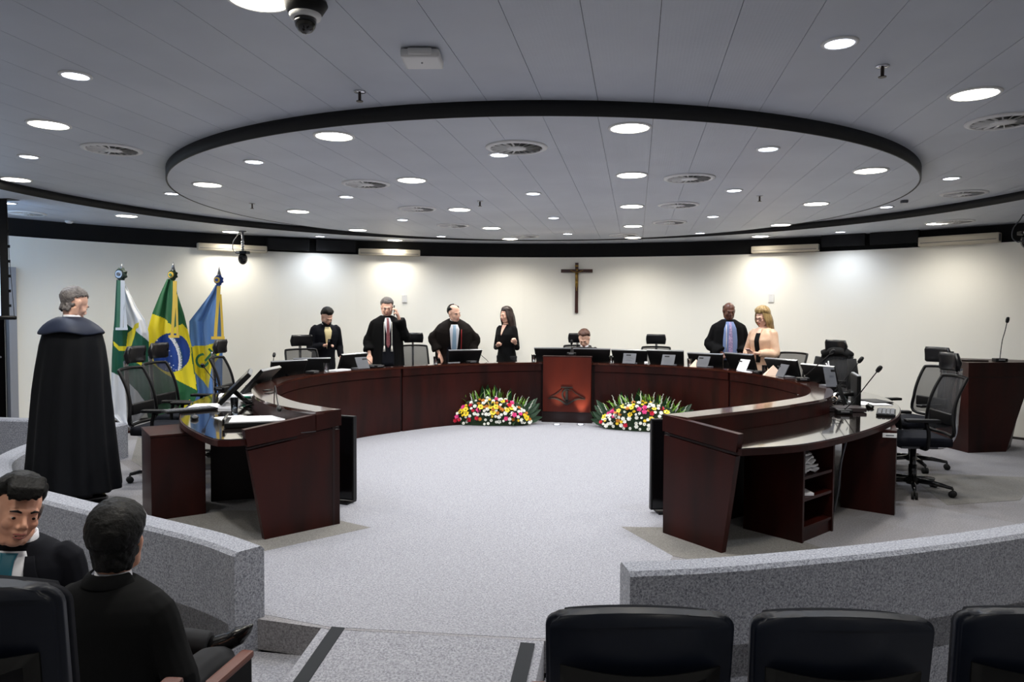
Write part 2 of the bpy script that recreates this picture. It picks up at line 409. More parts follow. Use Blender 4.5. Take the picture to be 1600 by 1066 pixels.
for a in (
    (522, 212, 1, 'large warm downlight near the front left rim of the ceiling disc'), (984, 199, 1, 'large warm downlight just inside the front rim of the disc, right of centre'),
    (324, 288, 1, 'large warm downlight at the far left side of the ceiling disc'), (643, 281, 1, 'large warm downlight left of centre, beside a round vent in the disc'),
    (987, 273, 1, 'large warm downlight in the middle of the ceiling disc, second in the centre row'), (1360, 266, 1, 'large warm downlight at the far right side of the ceiling disc'),
    (466, 330, 1, 'large warm downlight on the left back quarter of the disc beside a sprinkler'), (718, 327, 1, 'large warm downlight in the back half of the disc, right of a round vent'),
    (987, 322, 1, 'large warm downlight third in the centre row of the disc'), (1275, 318, 1, 'large warm downlight on the right back quarter of the disc'),
    (1220, 351, 1, 'large warm downlight at the right back rim of the disc'), (768, 356, 1, 'large warm downlight near the back rim of the disc, left of the cross'),
    (989, 353, 1, 'large warm downlight near the back rim of the disc, right of the cross'), (559, 359, 1, 'large warm downlight at the left back rim of the disc'),
    (397, 252, 0, 'small cool downlight on the left of the disc, nearest the rim'), (1200, 232, 0, 'small cool downlight on the right front part of the disc'),
    (541, 307, 0, 'small cool downlight left, below a round vent in the disc'), (780, 241, 0, 'small cool downlight beside the foremost round vent of the disc'),
    (833, 302, 0, 'small cool downlight in the middle of the ceiling disc'), (1147, 297, 0, 'small cool downlight right of centre, beyond a round vent in the disc'),
    (629, 343, 0, 'small cool downlight left in the back half of the disc'), (865, 340, 0, 'small cool downlight in the back half of the disc, above the cross'),
    (1114, 338, 0, 'small cool downlight right in the back half of the disc'), (689, 369, 0, 'small cool downlight at the back rim of the disc, left'),
    (887, 365, 0, 'small cool downlight at the back rim of the disc, nearest the cross'), (1094, 364, 0, 'small cool downlight at the back rim of the disc, right'),
    (76, 194, 1, 'large warm downlight in the outer ceiling, upper left'), (1523, 146, 1, 'largest warm downlight in the outer ceiling at upper right'),
    (405, -4, 1, 'large warm downlight cut by the top edge of the view'), (25, 280, 1, 'large warm downlight in the outer ceiling at the left edge, above the screen'),
    (118, 117, 0, 'small cool downlight in the outer ceiling, upper left'), (1312, 66, 0, 'small cool downlight in the outer ceiling, upper right beside a sprinkler'),
    (45, 244, 0, 'small cool downlight in the outer ceiling at the left edge'), (268, 302, 0, 'small cool downlight just outside the left rim of the disc'),
    (1486, 278, 0, 'small cool downlight outside the right rim of the disc'), (1385, 323, 0, 'small cool downlight just outside the right back rim of the disc'),
    (198, 337, 1, 'large warm downlight over the flags in the outermost ceiling ring'), (361, 362, 1, 'large warm downlight beside the hanging camera in the outermost ring'),
    (617, 375, 1, 'large warm downlight in the outermost ring above the wall, left of centre'), (797, 373, 1, 'large warm downlight in the outermost ring above the wall, near the middle'),
    (989, 371, 1, 'large warm downlight in the outermost ring above the wall, right of the cross'), (1188, 369, 1, 'large warm downlight in the outermost ring above the robed bald man'),
    (1464, 349, 1, 'large warm downlight in the outermost ring above the lectern side'), (500, 369, 0, 'small cool downlight in the outermost ring, left'),
    (1313, 362, 0, 'small cool downlight in the outermost ring, right'), (14, 317, 0, 'small cool downlight in the outermost ring behind the screen')):
    lamp(a[0], a[1], a[2], a[3])
# the same ceiling goes on over the audience, behind the photographer
for k, (x, y) in enumerate(((-3.2, 2.6), (-1.0, .9), (1.6, .9), (3.6, 2.4), (-3.8, -.4), (0.3, -1.8), (4.4, -.4), (6.2, 2.6), (-5.8, 3.0))):
    t = copy_tree(LB); z = OZ if (Vector((x, y, 0))-RC).length < RR else R3Z
    t.location = (x, y, z-.0005); t['label'] = 'large warm downlight over the audience, '+('front left', 'near the ramp on its left', 'near the ramp on its right', 'front right', 'rear left', 'rearmost in the middle', 'rear right', 'beside the right wall', 'beside the left wall')[k]; t['group'] = 'downlights over the audience'
    ld = [c for c in t.children if c.type == 'LIGHT']
    for c in ld: c.data = c.data.copy(); c.data.energy = WARM_W*1.25

# ---------------------------------------------------------------- round swirl vents
def make_vent():
    t = thing('ceiling_vent', 'x', 'vent')
    bm = bmesh.new(); lathe(bm, [(.225, 0), (.225, -.006), (.195, -.016), (.185, -.010), (.185, 0)], 32, cap=False); obj('rim', bm, white, t, True)
    bm = bmesh.new(); lathe(bm, [(.186, -.001), (.186, -.003), (.01, -.003)], 32); obj('backing', bm, black, t)
    for k in range(18):
        bm = bmesh.new(); a = 2*PI*k/18
        bx(bm, (.125, 0, 0), (.115, .012, .0015)); bmesh.ops.rotate(bm, verts=bm.verts[:], cent=(0, 0, 0), matrix=Matrix.Rotation(.9, 3, 'X'))
        bmesh.ops.rotate(bm, verts=bm.verts[:], cent=(0, 0, 0), matrix=Matrix.Rotation(a, 3, 'Z')); bmesh.ops.translate(bm, vec=(0, 0, -.010), verts=bm.verts[:])
        obj('blade', bm, white, t)
    bm = bmesh.new(); lathe(bm, [(.075, -.004), (.075, -.012), (.01, -.018)], 24); obj('hub', bm, white, t, True)
    return t
VT = make_vent(); first = True
for px, py, lb in ((175, 233, 'round swirl vent in the outer ceiling at far left'), (807, 230, 'foremost round swirl vent in the ceiling disc'), (572, 287, 'round swirl vent in the disc, left of centre'),
                   (652, 326, 'second round swirl vent of the left row in the disc'), (708, 352, 'third round swirl vent of the left row in the disc'), (1077, 278, 'round swirl vent in the disc, right of centre'),
                   (1060, 320, 'second round swirl vent of the right row in the disc'), (1046, 347, 'third round swirl vent of the right row in the disc'), (974, 367, 'rearmost round swirl vent of the disc, right of the cross'),
                   (820, 369, 'rearmost round swirl vent of the disc, left of the cross'), (1568, 189, 'round swirl vent in the outer ceiling at upper right'), (1506, 302, 'round swirl vent outside the right rim of the disc'),
                   (1492, 346, 'round swirl vent in the outermost ring at right, beside a downlight'), (40, 333, 'round swirl vent in the outermost ring at left, beside the screen')):
    t = VT if first else copy_tree(VT); first = False
    t.location = at(px, py, lvl(px, py))-Vector((0, 0, .0005)); t['label'] = lb; t['group'] = 'round swirl vents'; t.rotation_euler.z = random.random()

# ---------------------------------------------------------------- small ceiling fittings
def make_spr():
    t = thing('sprinkler', 'x', 'sprinkler')
    bm = bmesh.new(); lathe(bm, [(.035, 0), (.033, -.006), (.012, -.009)], 20); obj('escutcheon', bm, chrome, t, True)
    bm = bmesh.new(); cyl(bm, (0, 0, -.008), (0, 0, -.055), .009, n=10); cyl(bm, (0, 0, -.055), (0, 0, -.059), .02, n=12); obj('head', bm, mat('brass_dark', (70, 62, 58), .3, metal=.9) if 'brass_dark' not in MATS else MATS['brass_dark'], t)
    return t
SP = make_spr(); first = True
for px, py, lb in ((562, 143, 'pendent sprinkler in front of the left rim of the disc'), (1379, 103, 'pendent sprinkler at upper right of the outer ceiling'), (394, 318, 'pendent sprinkler at the left of the disc'),
                   (750, 314, 'pendent sprinkler in the middle of the disc'), (1187, 306, 'pendent sprinkler at the right of the disc')):
    t = SP if first else copy_tree(SP); first = False
    t.location = at(px, py, lvl(px, py)); t['label'] = lb; t['group'] = 'sprinklers'
P = at(477, 3, OZ)
t = thing('dome_camera', 'black and white dome security camera hanging from the ceiling at the top', 'camera', P)
bm = bmesh.new(); lathe(bm, [(.088, 0), (.092, -.012), (.072, -.045), (.066, -.052)], 32); obj('housing', bm, black, t, True)
bm = bmesh.new(); lathe(bm, [(.064, -.048), (.066, -.056), (.062, -.068), (.045, -.070)], 32); obj('white_ring', bm, white, t, True)
bm = bmesh.new(); lathe(bm, [(.045, -.066), (.045, -.085), (.04, -.104), (.028, -.120), (.012, -.129), (.002, -.131)], 28); obj('dome', bm, black_gl, t, True)
P = at(660, 84, OZ)
t = thing('access_point', 'white boxy wireless unit on the ceiling beside the dome camera', 'ceiling unit', P, .15); t.scale = (1.2, 1.2, 1.2)
bm = bmesh.new(); bx(bm, (0, 0, -.022), (.16, .16, .035), bev=.014); obj('case', bm, white, t, True)
bm = bmesh.new(); bx(bm, (0, -.075, -.018), (.10, .03, .026), bev=.01); obj('front_lip', bm, white, t, True)
bm = bmesh.new(); bx(bm, (.0, .0, -.002), (.13, .13, .004)); obj('bracket', bm, grey_pl, t)
bm = bmesh.new(); sph(bm, (.0, -.01, -.041), .004); obj('indicator', bm, silver, t)
P = at(1413, 313, OZ); t = thing('motion_sensor', 'small grey motion sensor on the ceiling outside the right rim of the disc', 'sensor', P)
bm = bmesh.new(); bx(bm, (0, 0, -.015), (.07, .05, .03), bev=.008); obj('case', bm, grey_pl, t, True); bm = bmesh.new(); sph(bm, (0, 0, -.032), (.02, .015, .008)); obj('lens', bm, white, t, True)
P = at(108, 345, R3Z); t = thing('smoke_detector', 'small white smoke detector in the outermost ceiling ring at left', 'detector', P)
bm = bmesh.new(); lathe(bm, [(.05, 0), (.05, -.02), (.03, -.035), (.002, -.036)], 20); obj('case', bm, white, t, True); bm = bmesh.new(); lathe(bm, [(.031, -.03), (.031, -.034), (.02, -.036)], 20, cap=False); obj('grille', bm, grey_pl, t)

def ptz(P, label, cord=True, drop=.30):
    t = thing('pan_tilt_camera', label, 'camera', P)
    bm = bmesh.new(); lathe(bm, [(.055, 0), (.055, -.012), (.02, -.016)], 20); obj('ceiling_flange', bm, grey_pl, t, True)
    bm = bmesh.new(); cyl(bm, (0, 0, -.01), (0, 0, -drop), .016); obj('drop_pole', bm, silver, t, True)
    for k in range(4): bm = bmesh.new(); lathe(bm, [(.02, -drop+.02+k*.035), (.027, -drop+.03+k*.035), (.02, -drop+.04+k*.035)], 14); obj('collar', bm, chrome, t, True)
    bm = bmesh.new(); bx(bm, (0, 0, -drop-.02), (.17, .12, .045), bev=.01); obj('base', bm, black, t, True)
    bm = bmesh.new(); bx(bm, (-.045, -.062, -drop-.02), (.05, .004, .02)); obj('white_sticker', bm, white, t)
    bm = bmesh.new(); sph(bm, (0, 0, -drop-.115), (.068, .068, .088), 20, 14); obj('camera_head', bm, black_gl, t, True)
    bm = bmesh.new(); cyl(bm, (0, -.055, -drop-.12), (0, -.078, -drop-.125), .028); obj('lens', bm, screen_m, t, True)
    if cord:
        bm = bmesh.new(); tube(bm, catmull([(-.05, 0, 0), (-.08, 0, -.06), (-.15, 0, -.16), (-.16, 0, -.27), (-.10, 0, -.325), (-.07, 0, -.32)], 6), .006, 6); obj('cable', bm, grey_pl, t, True)
    return t
ptz(at(379, 361, R3Z), 'black pan-tilt camera on a silver drop pole above the blue flag')
ptz(at(1606, 335, R3Z)+Vector((0, 0, 0)), 'black pan-tilt camera cut by the right edge, above the lectern', True, .2)

# things set in the black band above the wall
def on_wall(px, py, off=0):
    """point of the curved wall seen in this direction"""
    d = ray(px, py); o = Vector((CAMX, 0, EYE)); dx, dy = d.x, d.y; fx, fy = o.x-WC.x, o.y-WC.y
    a = dx*dx+dy*dy; b = 2*(fx*dx+fy*dy); c = fx*fx+fy*fy-(WR-off)**2
    t = (-b+math.sqrt(b*b-4*a*c))/(2*a); P = o+d*t
    return P, math.atan2(P.y-WC.y, P.x-WC.x)
for px0, px1, py, hh, lb in ((308, 416, 388, .11, 'cream air curtain box above the flags'), (560, 656, 395, .11, 'cream air curtain box above the man on the phone'),
                             (1175, 1280, 389, .11, 'cream air curtain box above the blonde woman'), (1437, 1563, 375, .13, 'cream air curtain box above the lectern side')):
    P0, a0 = on_wall(px0, py, .02); P1, a1 = on_wall(px1, py, .02); am = (a0+a1)/2; P = (P0+P1)/2
    t = thing('air_curtain', lb, 'air conditioner', (P.x, P.y, P.z), am-PI/2, 'cream boxes in the black band')
    L = (P1-P0).length
    bm = bmesh.new(); bx(bm, (0, 0, 0), (L, .14, hh), bev=.02); obj('case', bm, mat('cream_case', (205, 196, 178), .5) if 'cream_case' not in MATS else MATS['cream_case'], t, True)
    bm = bmesh.new(); bx(bm, (0, -.071, -.02), (L*.94, .004, .008)); obj('slot', bm, grey_pl, t)
    bm = bmesh.new(); bx(bm, (L/2-.012, -.03, 0), (.03, .07, hh*.7), bev=.006); obj('end_cap', bm, grey_pl, t)
for px0, px1, py, lb in ((417, 483, 384, 'black loudspeaker panel in the black band, first from the left'), (494, 556, 386, 'black loudspeaker panel in the black band, second from the left'), (1284, 1352, 377, 'black loudspeaker panel in the black band at right, left one'), (1360, 1436, 373, 'black loudspeaker panel in the black band at right, right one')):
    P0, a0 = on_wall(px0, py, .03); P1, a1 = on_wall(px1, py, .03); am = (a0+a1)/2; P = (P0+P1)/2
    t = thing('loudspeaker', lb, 'loudspeaker', (P.x, P.y, P.z+.02), am-PI/2)
    L = (P1-P0).length
    bm = bmesh.new(); bx(bm, (0, .02, 0), (L, .1, .19), bev=.008); obj('cabinet', bm, black, t); bm = bmesh.new(); bx(bm, (0, -.033, 0), (L-.03, .006, .16)); obj('grille', bm, mat('speaker_cloth', (24, 25, 28), .9) if 'speaker_cloth' not in MATS else MATS['speaker_cloth'], t)
for px, py, lb in ((632, 467, 'white blank plate on the wall right of the man on the phone'), (1205, 466, 'white blank plate on the wall above the blonde woman')):
    P, a = on_wall(px, py, .006); t = thing('wall_plate', lb, 'wall plate', P, a-PI/2)
    bm = bmesh.new(); bx(bm, (0, 0, 0), (.085, .012, .13), bev=.004); obj('plate', bm, white, t)
    for s in (-1, 1): bm = bmesh.new(); cyl(bm, (0, -.006, s*.045), (0, -.009, s*.045), .004, n=8); obj('screw', bm, silver, t)

# ================================================================ HORSESHOE DESK
INN = [(-1.20, 5.12), (-1.72, 5.48), (-2.2, 6.05), (-2.52, 6.68), (-2.68, 7.37), (-2.65, 8.05), (-2.45, 8.7), (-2.08, 9.3), (-1.6, 9.9), (-.9, 10.42), (-.38, 10.66), (.38, 10.66), (.9, 10.6), (1.65, 10.3), (2.2, 9.72), (2.58, 8.8), (2.73, 7.86), (2.55, 6.95), (2.15, 6.35), (1.78, 5.93), (1.22, 5.36)]
inn = catmull([Vector((x, y, 0)) for x, y in INN], 8)
# dense arc-length sampling
def resample(P, n):
    L = [0]
    for a, b in zip(P, P[1:]): L.append(L[-1]+(b-a).length)
    out = []; j = 0
    for k in range(n+1):
        s = L[-1]*k/n
        while j < len(L)-2 and L[j+1] < s: j += 1
        out.append(P[j].lerp(P[j+1], (s-L[j])/max(1e-9, L[j+1]-L[j])))
    return out
NS = 240
inn = resample(inn, NS)
OUTC = [(-1.66, 4.55), (-1.85, 4.52), (-2.40, 5.02), (-2.78, 5.52), (-3.12, 6.15), (-3.36, 6.85), (-3.46, 7.5), (-3.42, 8.3), (-3.15, 9.2), (-2.65, 10.05), (-1.95, 10.75), (-1.1, 11.2), (0, 11.4), (1.1, 11.3), (2.1, 10.9), (2.95, 10.15), (3.45, 9.2), (3.6, 8.3), (3.5, 7.5), (3.27, 6.8), (2.97, 6.22), (2.55, 5.6), (2.1, 5.1), (1.68, 4.86)]
outc = resample(catmull([Vector((x, y, 0)) for x, y in OUTC], 8), NS)
DT, WT = .87, .73
desk = thing('horseshoe_desk', 'dark mahogany horseshoe desk with raised ledge and glass-covered worktop', 'desk')
seams = [0]
for px in (629, 812, 1140):        # vertical joints of the front
    seams.append(min(range(60, 190), key=lambda i: abs(proj((inn[i].x, inn[i].y, .4))[0]-px)))
iL, iR = [min(range(60, 190), key=lambda i: abs(proj((inn[i].x, inn[i].y, .4))[0]-px)) for px in (848, 925)]
seams = [0, seams[1], iL, iR, seams[3], NS]
for a, b in zip(seams, seams[1:]):
    if a == iL: continue
    A = inn[a:b+1]
    if b-a > 2:
        A = A[:]; A[0] = A[0].lerp(A[1], .35); A[-1] = A[-1].lerp(A[-2], .35)
    bm = bmesh.new(); band(bm, offset(A, .012), offset(A, .045), 0.0, .735); obj('front_panel', bm, wood, desk, False)
    bm = bmesh.new(); band(bm, A, offset(A, .04), .745, DT-.022); obj('front_fascia', bm, wood, desk, False)
bm = bmesh.new(); band(bm, offset(inn, .03), offset(inn, .05), 0, DT-.03); obj('front_core', bm, wood_in, desk)
bm = bmesh.new(); band(bm, offset(inn, -.006), offset(inn, .19), DT-.024, DT); obj('ledge_top', bm, ledge_m, desk, False)
bm = bmesh.new(); band(bm, offset(inn, .165), offset(inn, .185), WT, DT-.024); obj('ledge_back', bm, wood, desk, False)
# worktop and its glass sheet
i0 = 6
bm = bmesh.new(); band(bm, offset(inn, .05), outc, WT-.05, WT-.008); obj('worktop', bm, wood, desk, False)
o2 = [o.lerp(i, .012) for o, i in zip(outc, inn)]
bm = bmesh.new(); band(bm, offset(inn, .19), o2, WT-.007, WT); obj('glass_sheet', bm, glass_top, desk, False)
# sloping end panels
def end_panel(ix, iy, dx, dy, zt, nm):
    bm = bmesh.new(); th = .045; n = Vector((-dy, dx, 0)).normalized()*th/2
    if n.y < 0: n = -n
    T = lambda u, z, s: (ix+dx*u+n.x*s, iy+dy*u+n.y*s, z)
    def slab(pts, s0, s1, m, name):
        b = bmesh.new(); a = [b.verts.new(T(u, z, s0)) for u, z in pts]; c = [b.verts.new(T(u, z, s1)) for u, z in pts]
        k = len(pts)
        for i in range(k): b.faces.new((a[i], a[(i+1) % k], c[(i+1) % k], c[i]))
        b.faces.new(a[::-1]); b.faces.new(c); return obj(name, b, m, desk)
    f = lambda z: 1.0+.24*z/zt          # slanting outer edge
    slab([(0, 0), (f(0), 0), (f(zt-.15), zt-.15), (0, .72)], -1, 1, wood, 'end_panel')
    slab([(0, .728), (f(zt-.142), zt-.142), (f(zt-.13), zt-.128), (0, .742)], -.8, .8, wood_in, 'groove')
    slab([(-.02, .75), (f(zt-.12), zt-.12), (1.24, zt), (-.02, DT)], -1.3, 1, wood, 'end_fascia')
end_panel(-1.21, 5.14, -.36, -.46, .79, 'l'); end_panel(1.22, 5.37, .37, -.39, .82, 'r')
# legs and pedestals beneath the worktop
def radial_panel(px0, py0, px1, py1, z=WT-.05, m=wood_in):
    a, b = at(px0, py0, 0), at(px1, py1, 0); d = (b-a).normalized(); n = Vector((-d.y, d.x, 0))*.02
    bm = bmesh.new(); prism(bm, [(p.x, p.y) for p in (a-n, b-n, b+n, a+n)], 0, z); return obj('leg_panel', bm, m, desk)
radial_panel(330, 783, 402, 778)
radial_panel(1314, 792, 1398, 805, m=wood)
a = at(1398, 805, 0); bm = bmesh.new(); prism(bm, [(a.x, a.y), (a.x+.12, a.y+.42), (a.x+.09, a.y+.43), (a.x-.03, a.y+.02)], 0, WT-.05); obj('leg_panel', bm, wood, desk)
a, b = aty(1384, 675, 6.10), aty(1407, 676, 6.12)
bm = bmesh.new(); bx(bm, ((a.x+b.x)/2-.01, 6.155, .645), (.105, .006, .034)); obj('label_sticker', bm, white, desk)
bm = bmesh.new(); bx(bm, ((a.x+b.x)/2-.01, 6.151, .645), (.06, .002, .008)); obj('label_print', bm, grey_pl, desk)
for ang in (100, 170):
    i = ang; p, q = inn[i], outc[i]; d = (q-p).normalized(); n = Vector((-d.y, d.x, 0))*.02
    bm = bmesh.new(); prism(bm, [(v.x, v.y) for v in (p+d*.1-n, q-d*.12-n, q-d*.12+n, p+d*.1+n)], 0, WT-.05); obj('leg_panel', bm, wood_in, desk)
# open shelf pedestal under the right arm
A, B = at(1253, 850, 0), at(1302, 830, 0); ax = (B-A).normalized(); ay = Vector((-ax.y, ax.x, 0)); SW, SD, SH = (B-A).length, .46, .675
sh = thing('shelf_pedestal', 'open mahogany shelf unit under the right arm of the desk', 'shelf unit', A, math.atan2(ax.y, ax.x))
for nm, c, s in (('side_panel', (.012, SD/2, SH/2), (.024, SD, SH)), ('side_panel', (SW-.012, SD/2, SH/2), (.024, SD, SH)), ('back_panel', (SW/2, SD-.01, SH/2), (SW-.05, .02, SH)),
                 ('plinth', (SW/2, .03, .045), (SW-.05, .03, .09)), ('shelf', (SW/2, SD/2-.01, .10), (SW-.05, SD-.03, .02)), ('shelf', (SW/2, SD/2-.01, .30), (SW-.05, SD-.03, .022)), ('shelf', (SW/2, SD/2-.01, .455), (SW-.05, SD-.03, .022)), ('top_panel', (SW/2, SD/2, SH-.012), (SW-.05, SD, .024))):
    bm = bmesh.new(); bx(bm, c, s, bev=.003); obj(nm, bm, wood, sh)
# crumpled white cloth and a leaflet on the shelves
def crumple(name, label, cat, c, s, n=5, m=paper):
    o = None; bm = bmesh.new(); rnd = random.Random(3)
    for k in range(n):
        z = k*s[2]/n; w = 1-.08*k
        N, Mm = 14, 8; V = []
        for i in range(N+1):
            row = []
            for j in range(Mm+1):
                u, v = i/N-.5, j/Mm-.5
                row.append((u*s[0]*w+rnd.uniform(-.006, .006), v*s[1]*w+rnd.uniform(-.006, .006), z+.008+.012*math.sin(7*u+k*2)*math.cos(5*v+k)+rnd.uniform(0, .008)))
            V.append(row)
        vb = [[bm.verts.new(p) for p in r] for r in V]; vt = [[bm.verts.new((p[0], p[1], p[2]+s[2]/n*.5)) for p in r] for r in V]
        for i in range(N):
            for j in range(Mm):
                bm.faces.new((vb[i][j], vb[i][j+1], vb[i+1][j+1], vb[i+1][j])); bm.faces.new((vt[i][j], vt[i+1][j], vt[i+1][j+1], vt[i][j+1]))
        for i in range(N):
            for j in (0, Mm): bm.faces.new((vb[i][j], vb[i+1][j], vt[i+1][j], vt[i][j]))
        for j in range(Mm):
            for i in (0, N): bm.faces.new((vb[i][j], vt[i][j], vt[i][j+1], vb[i][j+1]))
    o = obj(name, bm, m, smooth=True); o.location = c; tag(o, label, cat); return o
R3 = Matrix.Rotation(math.atan2(ax.y, ax.x), 3, 'Z')
P = A+ax*(SW*.42)+ay*.16; o = crumple('folded_cloth', 'crumpled white folded cloth on the top shelf of the desk pedestal', 'cloth', (P.x, P.y, .467), (.19, .26, .13)); o.rotation_euler.z = math.atan2(ax.y, ax.x)
P = A+ax*(SW*.36)+ay*.12; bm = bmesh.new()
for k in range(3): bx(bm, (0, 0, .004+k*.006), (.14, .19, .005))
o = obj('leaflet_stack', bm, paper); o.location = (P.x, P.y, .312); o.rotation_euler.z = .2; tag(o, 'few white leaflets on the middle shelf of the desk pedestal', 'papers')
# closed pedestal beside the left arm
A, B = at(237, 815, 0), at(322, 803, 0); Lf = at(215, 790, 0)
ax = (B-A).normalized(); ay = Vector((-ax.y, ax.x, 0)); PWd, PD, PH = (B-A).length, .5, .655
pc = thing('side_pedestal', 'low mahogany pedestal cabinet beside the left end of the desk', 'cabinet', A, math.atan2(ax.y, ax.x))
ang = math.atan2((Lf-A).y, (Lf-A).x)
for nm, c, s in (('body', (PWd/2, PD/2, PH/2-.01), (PWd, PD, PH-.02)), ('top_panel', (PWd/2, PD/2, PH-.008), (PWd+.008, PD+.008, .018))):
    bm = bmesh.new(); bx(bm, c, s, bev=.004); obj(nm, bm, wood, pc)
bm = bmesh.new(); bx(bm, (PWd*.5, PD+.006, PH*.5), (PWd-.03, .012, PH-.08)); dr_ = obj('door', bm, wood, pc); bm = bmesh.new(); bx(bm, (PWd*.85, PD+.02, PH*.6), (.012, .02, .1)); obj('handle', bm, silver, dr_)
# cables under the desk
bm = bmesh.new(); a = aty(1322, 690, 6.0); b = at(1303, 800, .02); tube(bm, catmull([a, a.lerp(b, .3)+Vector((-.01, 0, 0)), a.lerp(b, .7)+Vector((.01, .02, 0)), b], 6), .009, 6)
tag(obj('hanging_cable', bm, grey_pl, None, True), 'grey cable hanging below the right arm of the desk', 'cable')
# central rostrum with emblem
a, b = Vector((-.355, 10.62, 0)), Vector((.375, 10.62, 0))
ro = thing('rostrum_front', 'reddish mahogany rostrum panel carved with scales-and-book emblem, lit from the floor', 'rostrum', (.01, 10.52, 0))
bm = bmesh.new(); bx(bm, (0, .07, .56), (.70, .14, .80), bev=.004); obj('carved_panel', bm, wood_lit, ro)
bm = bmesh.new(); bx(bm, (0, .08, .08), (.74, .13, .16)); obj('plinth', bm, wood_in, ro)
bm = bmesh.new(); bx(bm, (0, .08, .965), (.72, .16, .018), bev=.003); obj('cap', bm, wood, ro)
def emb(name, pts, w, closed=False):
    bm = bmesh.new(); P = catmull([(x, 0, z) for x, z in pts], 6) if len(pts) > 2 else [Vector((x, 0, z)) for x, z in pts]
    for s in (-1,):
        L, R = [], []
        for i, p in enumerate(P):
            t = (P[min(i+1, len(P)-1)]-P[max(i-1, 0)]).normalized(); nn = Vector((-t.z, 0, t.x)); ww = w*(1 if len(pts) == 2 else (.35+.65*math.sin(PI*(i+.5)/len(P))))
            L.append(p+nn*ww); R.append(p-nn*ww)
        fr = [[bm.verts.new((v.x, y, v.z)) for v in X] for X in (L, R) for y in (-.012, .002)]
        for i in range(len(P)-1):
            for q0, q1 in ((0, 1), (2, 3), (0, 2), (1, 3)): bm.faces.new((fr[q0][i], fr[q0][i+1], fr[q1][i+1], fr[q1][i]))
        for i in (0, -1): bm.faces.new([fr[k][i] for k in (0, 1, 3, 2)])
    return obj(name, bm, blackm, ro)
E0 = .42
emb('emblem_bar', [(-.085, E0+.10), (.085, E0+.10)], .009)
emb('emblem_letter_stem', [(0, E0+.06), (0, E0-.12)], .018)
emb('emblem_letter_curve', [(.06, E0+.055), (0, E0+.075), (-.055, E0+.03), (-.06, E0-.03), (-.02, E0-.09), (.05, E0-.085)], .012)
emb('emblem_book_edge', [(-.27, E0-.07), (-.17, E0-.065), (-.08, E0-.10), (0, E0-.145), (.08, E0-.10), (.17, E0-.065), (.27, E0-.07)], .012)
emb('emblem_cord', [(-.27, E0-.065), (-.14, E0+.01), (-.07, E0+.07)], .004); emb('emblem_cord', [(.27, E0-.065), (.14, E0+.01), (.07, E0+.07)], .004)
for px, py, lb in ((870, 664, 'small recessed floor light before the rostrum, left one'), (907, 664, 'small recessed floor light before the rostrum, right one')):
    P = at(px, py, 0); t = thing('floor_uplight', lb, 'floor light', (P.x, P.y, .001))
    bm = bmesh.new(); lathe(bm, [(.055, .0), (.055, .006), (.04, .008), (.04, .003)], 20, cap=False); obj('rim', bm, silver, t, True)
    bm = bmesh.new(); lathe(bm, [(.04, .002), (.038, .005), (.002, .0055)], 16); obj('lens', bm, cool_e, t)
    ld = bpy.data.lights.new('uplight_beam', 'SPOT'); ld.energy = 24; ld.spot_size = .8; ld.spot_blend = .9; ld.color = (1, .75, .5); ld.shadow_soft_size = .03
    lo = bpy.data.objects.new('beam', ld); C.objects.link(lo); lo.parent = t; lo.location = (0, 0, .02); lo.rotation_euler = (PI-.37, 0, 0)
# black displays standing at the inner ends of the desk
def end_display(p0, p1, z0, z1, lb):
    a, b = Vector(p0), Vector(p1); d = (b-a).normalized(); L = (b-a).length; t = thing('standing_display', lb, 'display', ((a.x+b.x)/2, (a.y+b.y)/2, 0), math.atan2(d.y, d.x), 'black displays inside the desk ends')
    bm = bmesh.new(); bx(bm, (0, 0, (z0+z1)/2), (L, .05, z1-z0), bev=.006); obj('housing', bm, black, t)
    bm = bmesh.new(); bx(bm, (0, .0, (z0+z1)/2), (L-.03, .054, z1-z0-.03)); obj('screen', bm, screen_m, t)
    bm = bmesh.new(); bx(bm, (0, 0, z0/2), (.08, .03, z0+.02)); bx(bm, (0, 0, .008), (.34, .14, .016)); obj('foot', bm, black, t)
a = aty(553, 700, 5.78); end_display((-1.70, 5.78), (-1.30, 5.70), .03, .735, 'tall black display panel standing inside the left end of the desk')
end_display((1.12, 5.88), (1.55, 6.0), .03, .76, 'tall black display panel standing inside the right end of the desk')

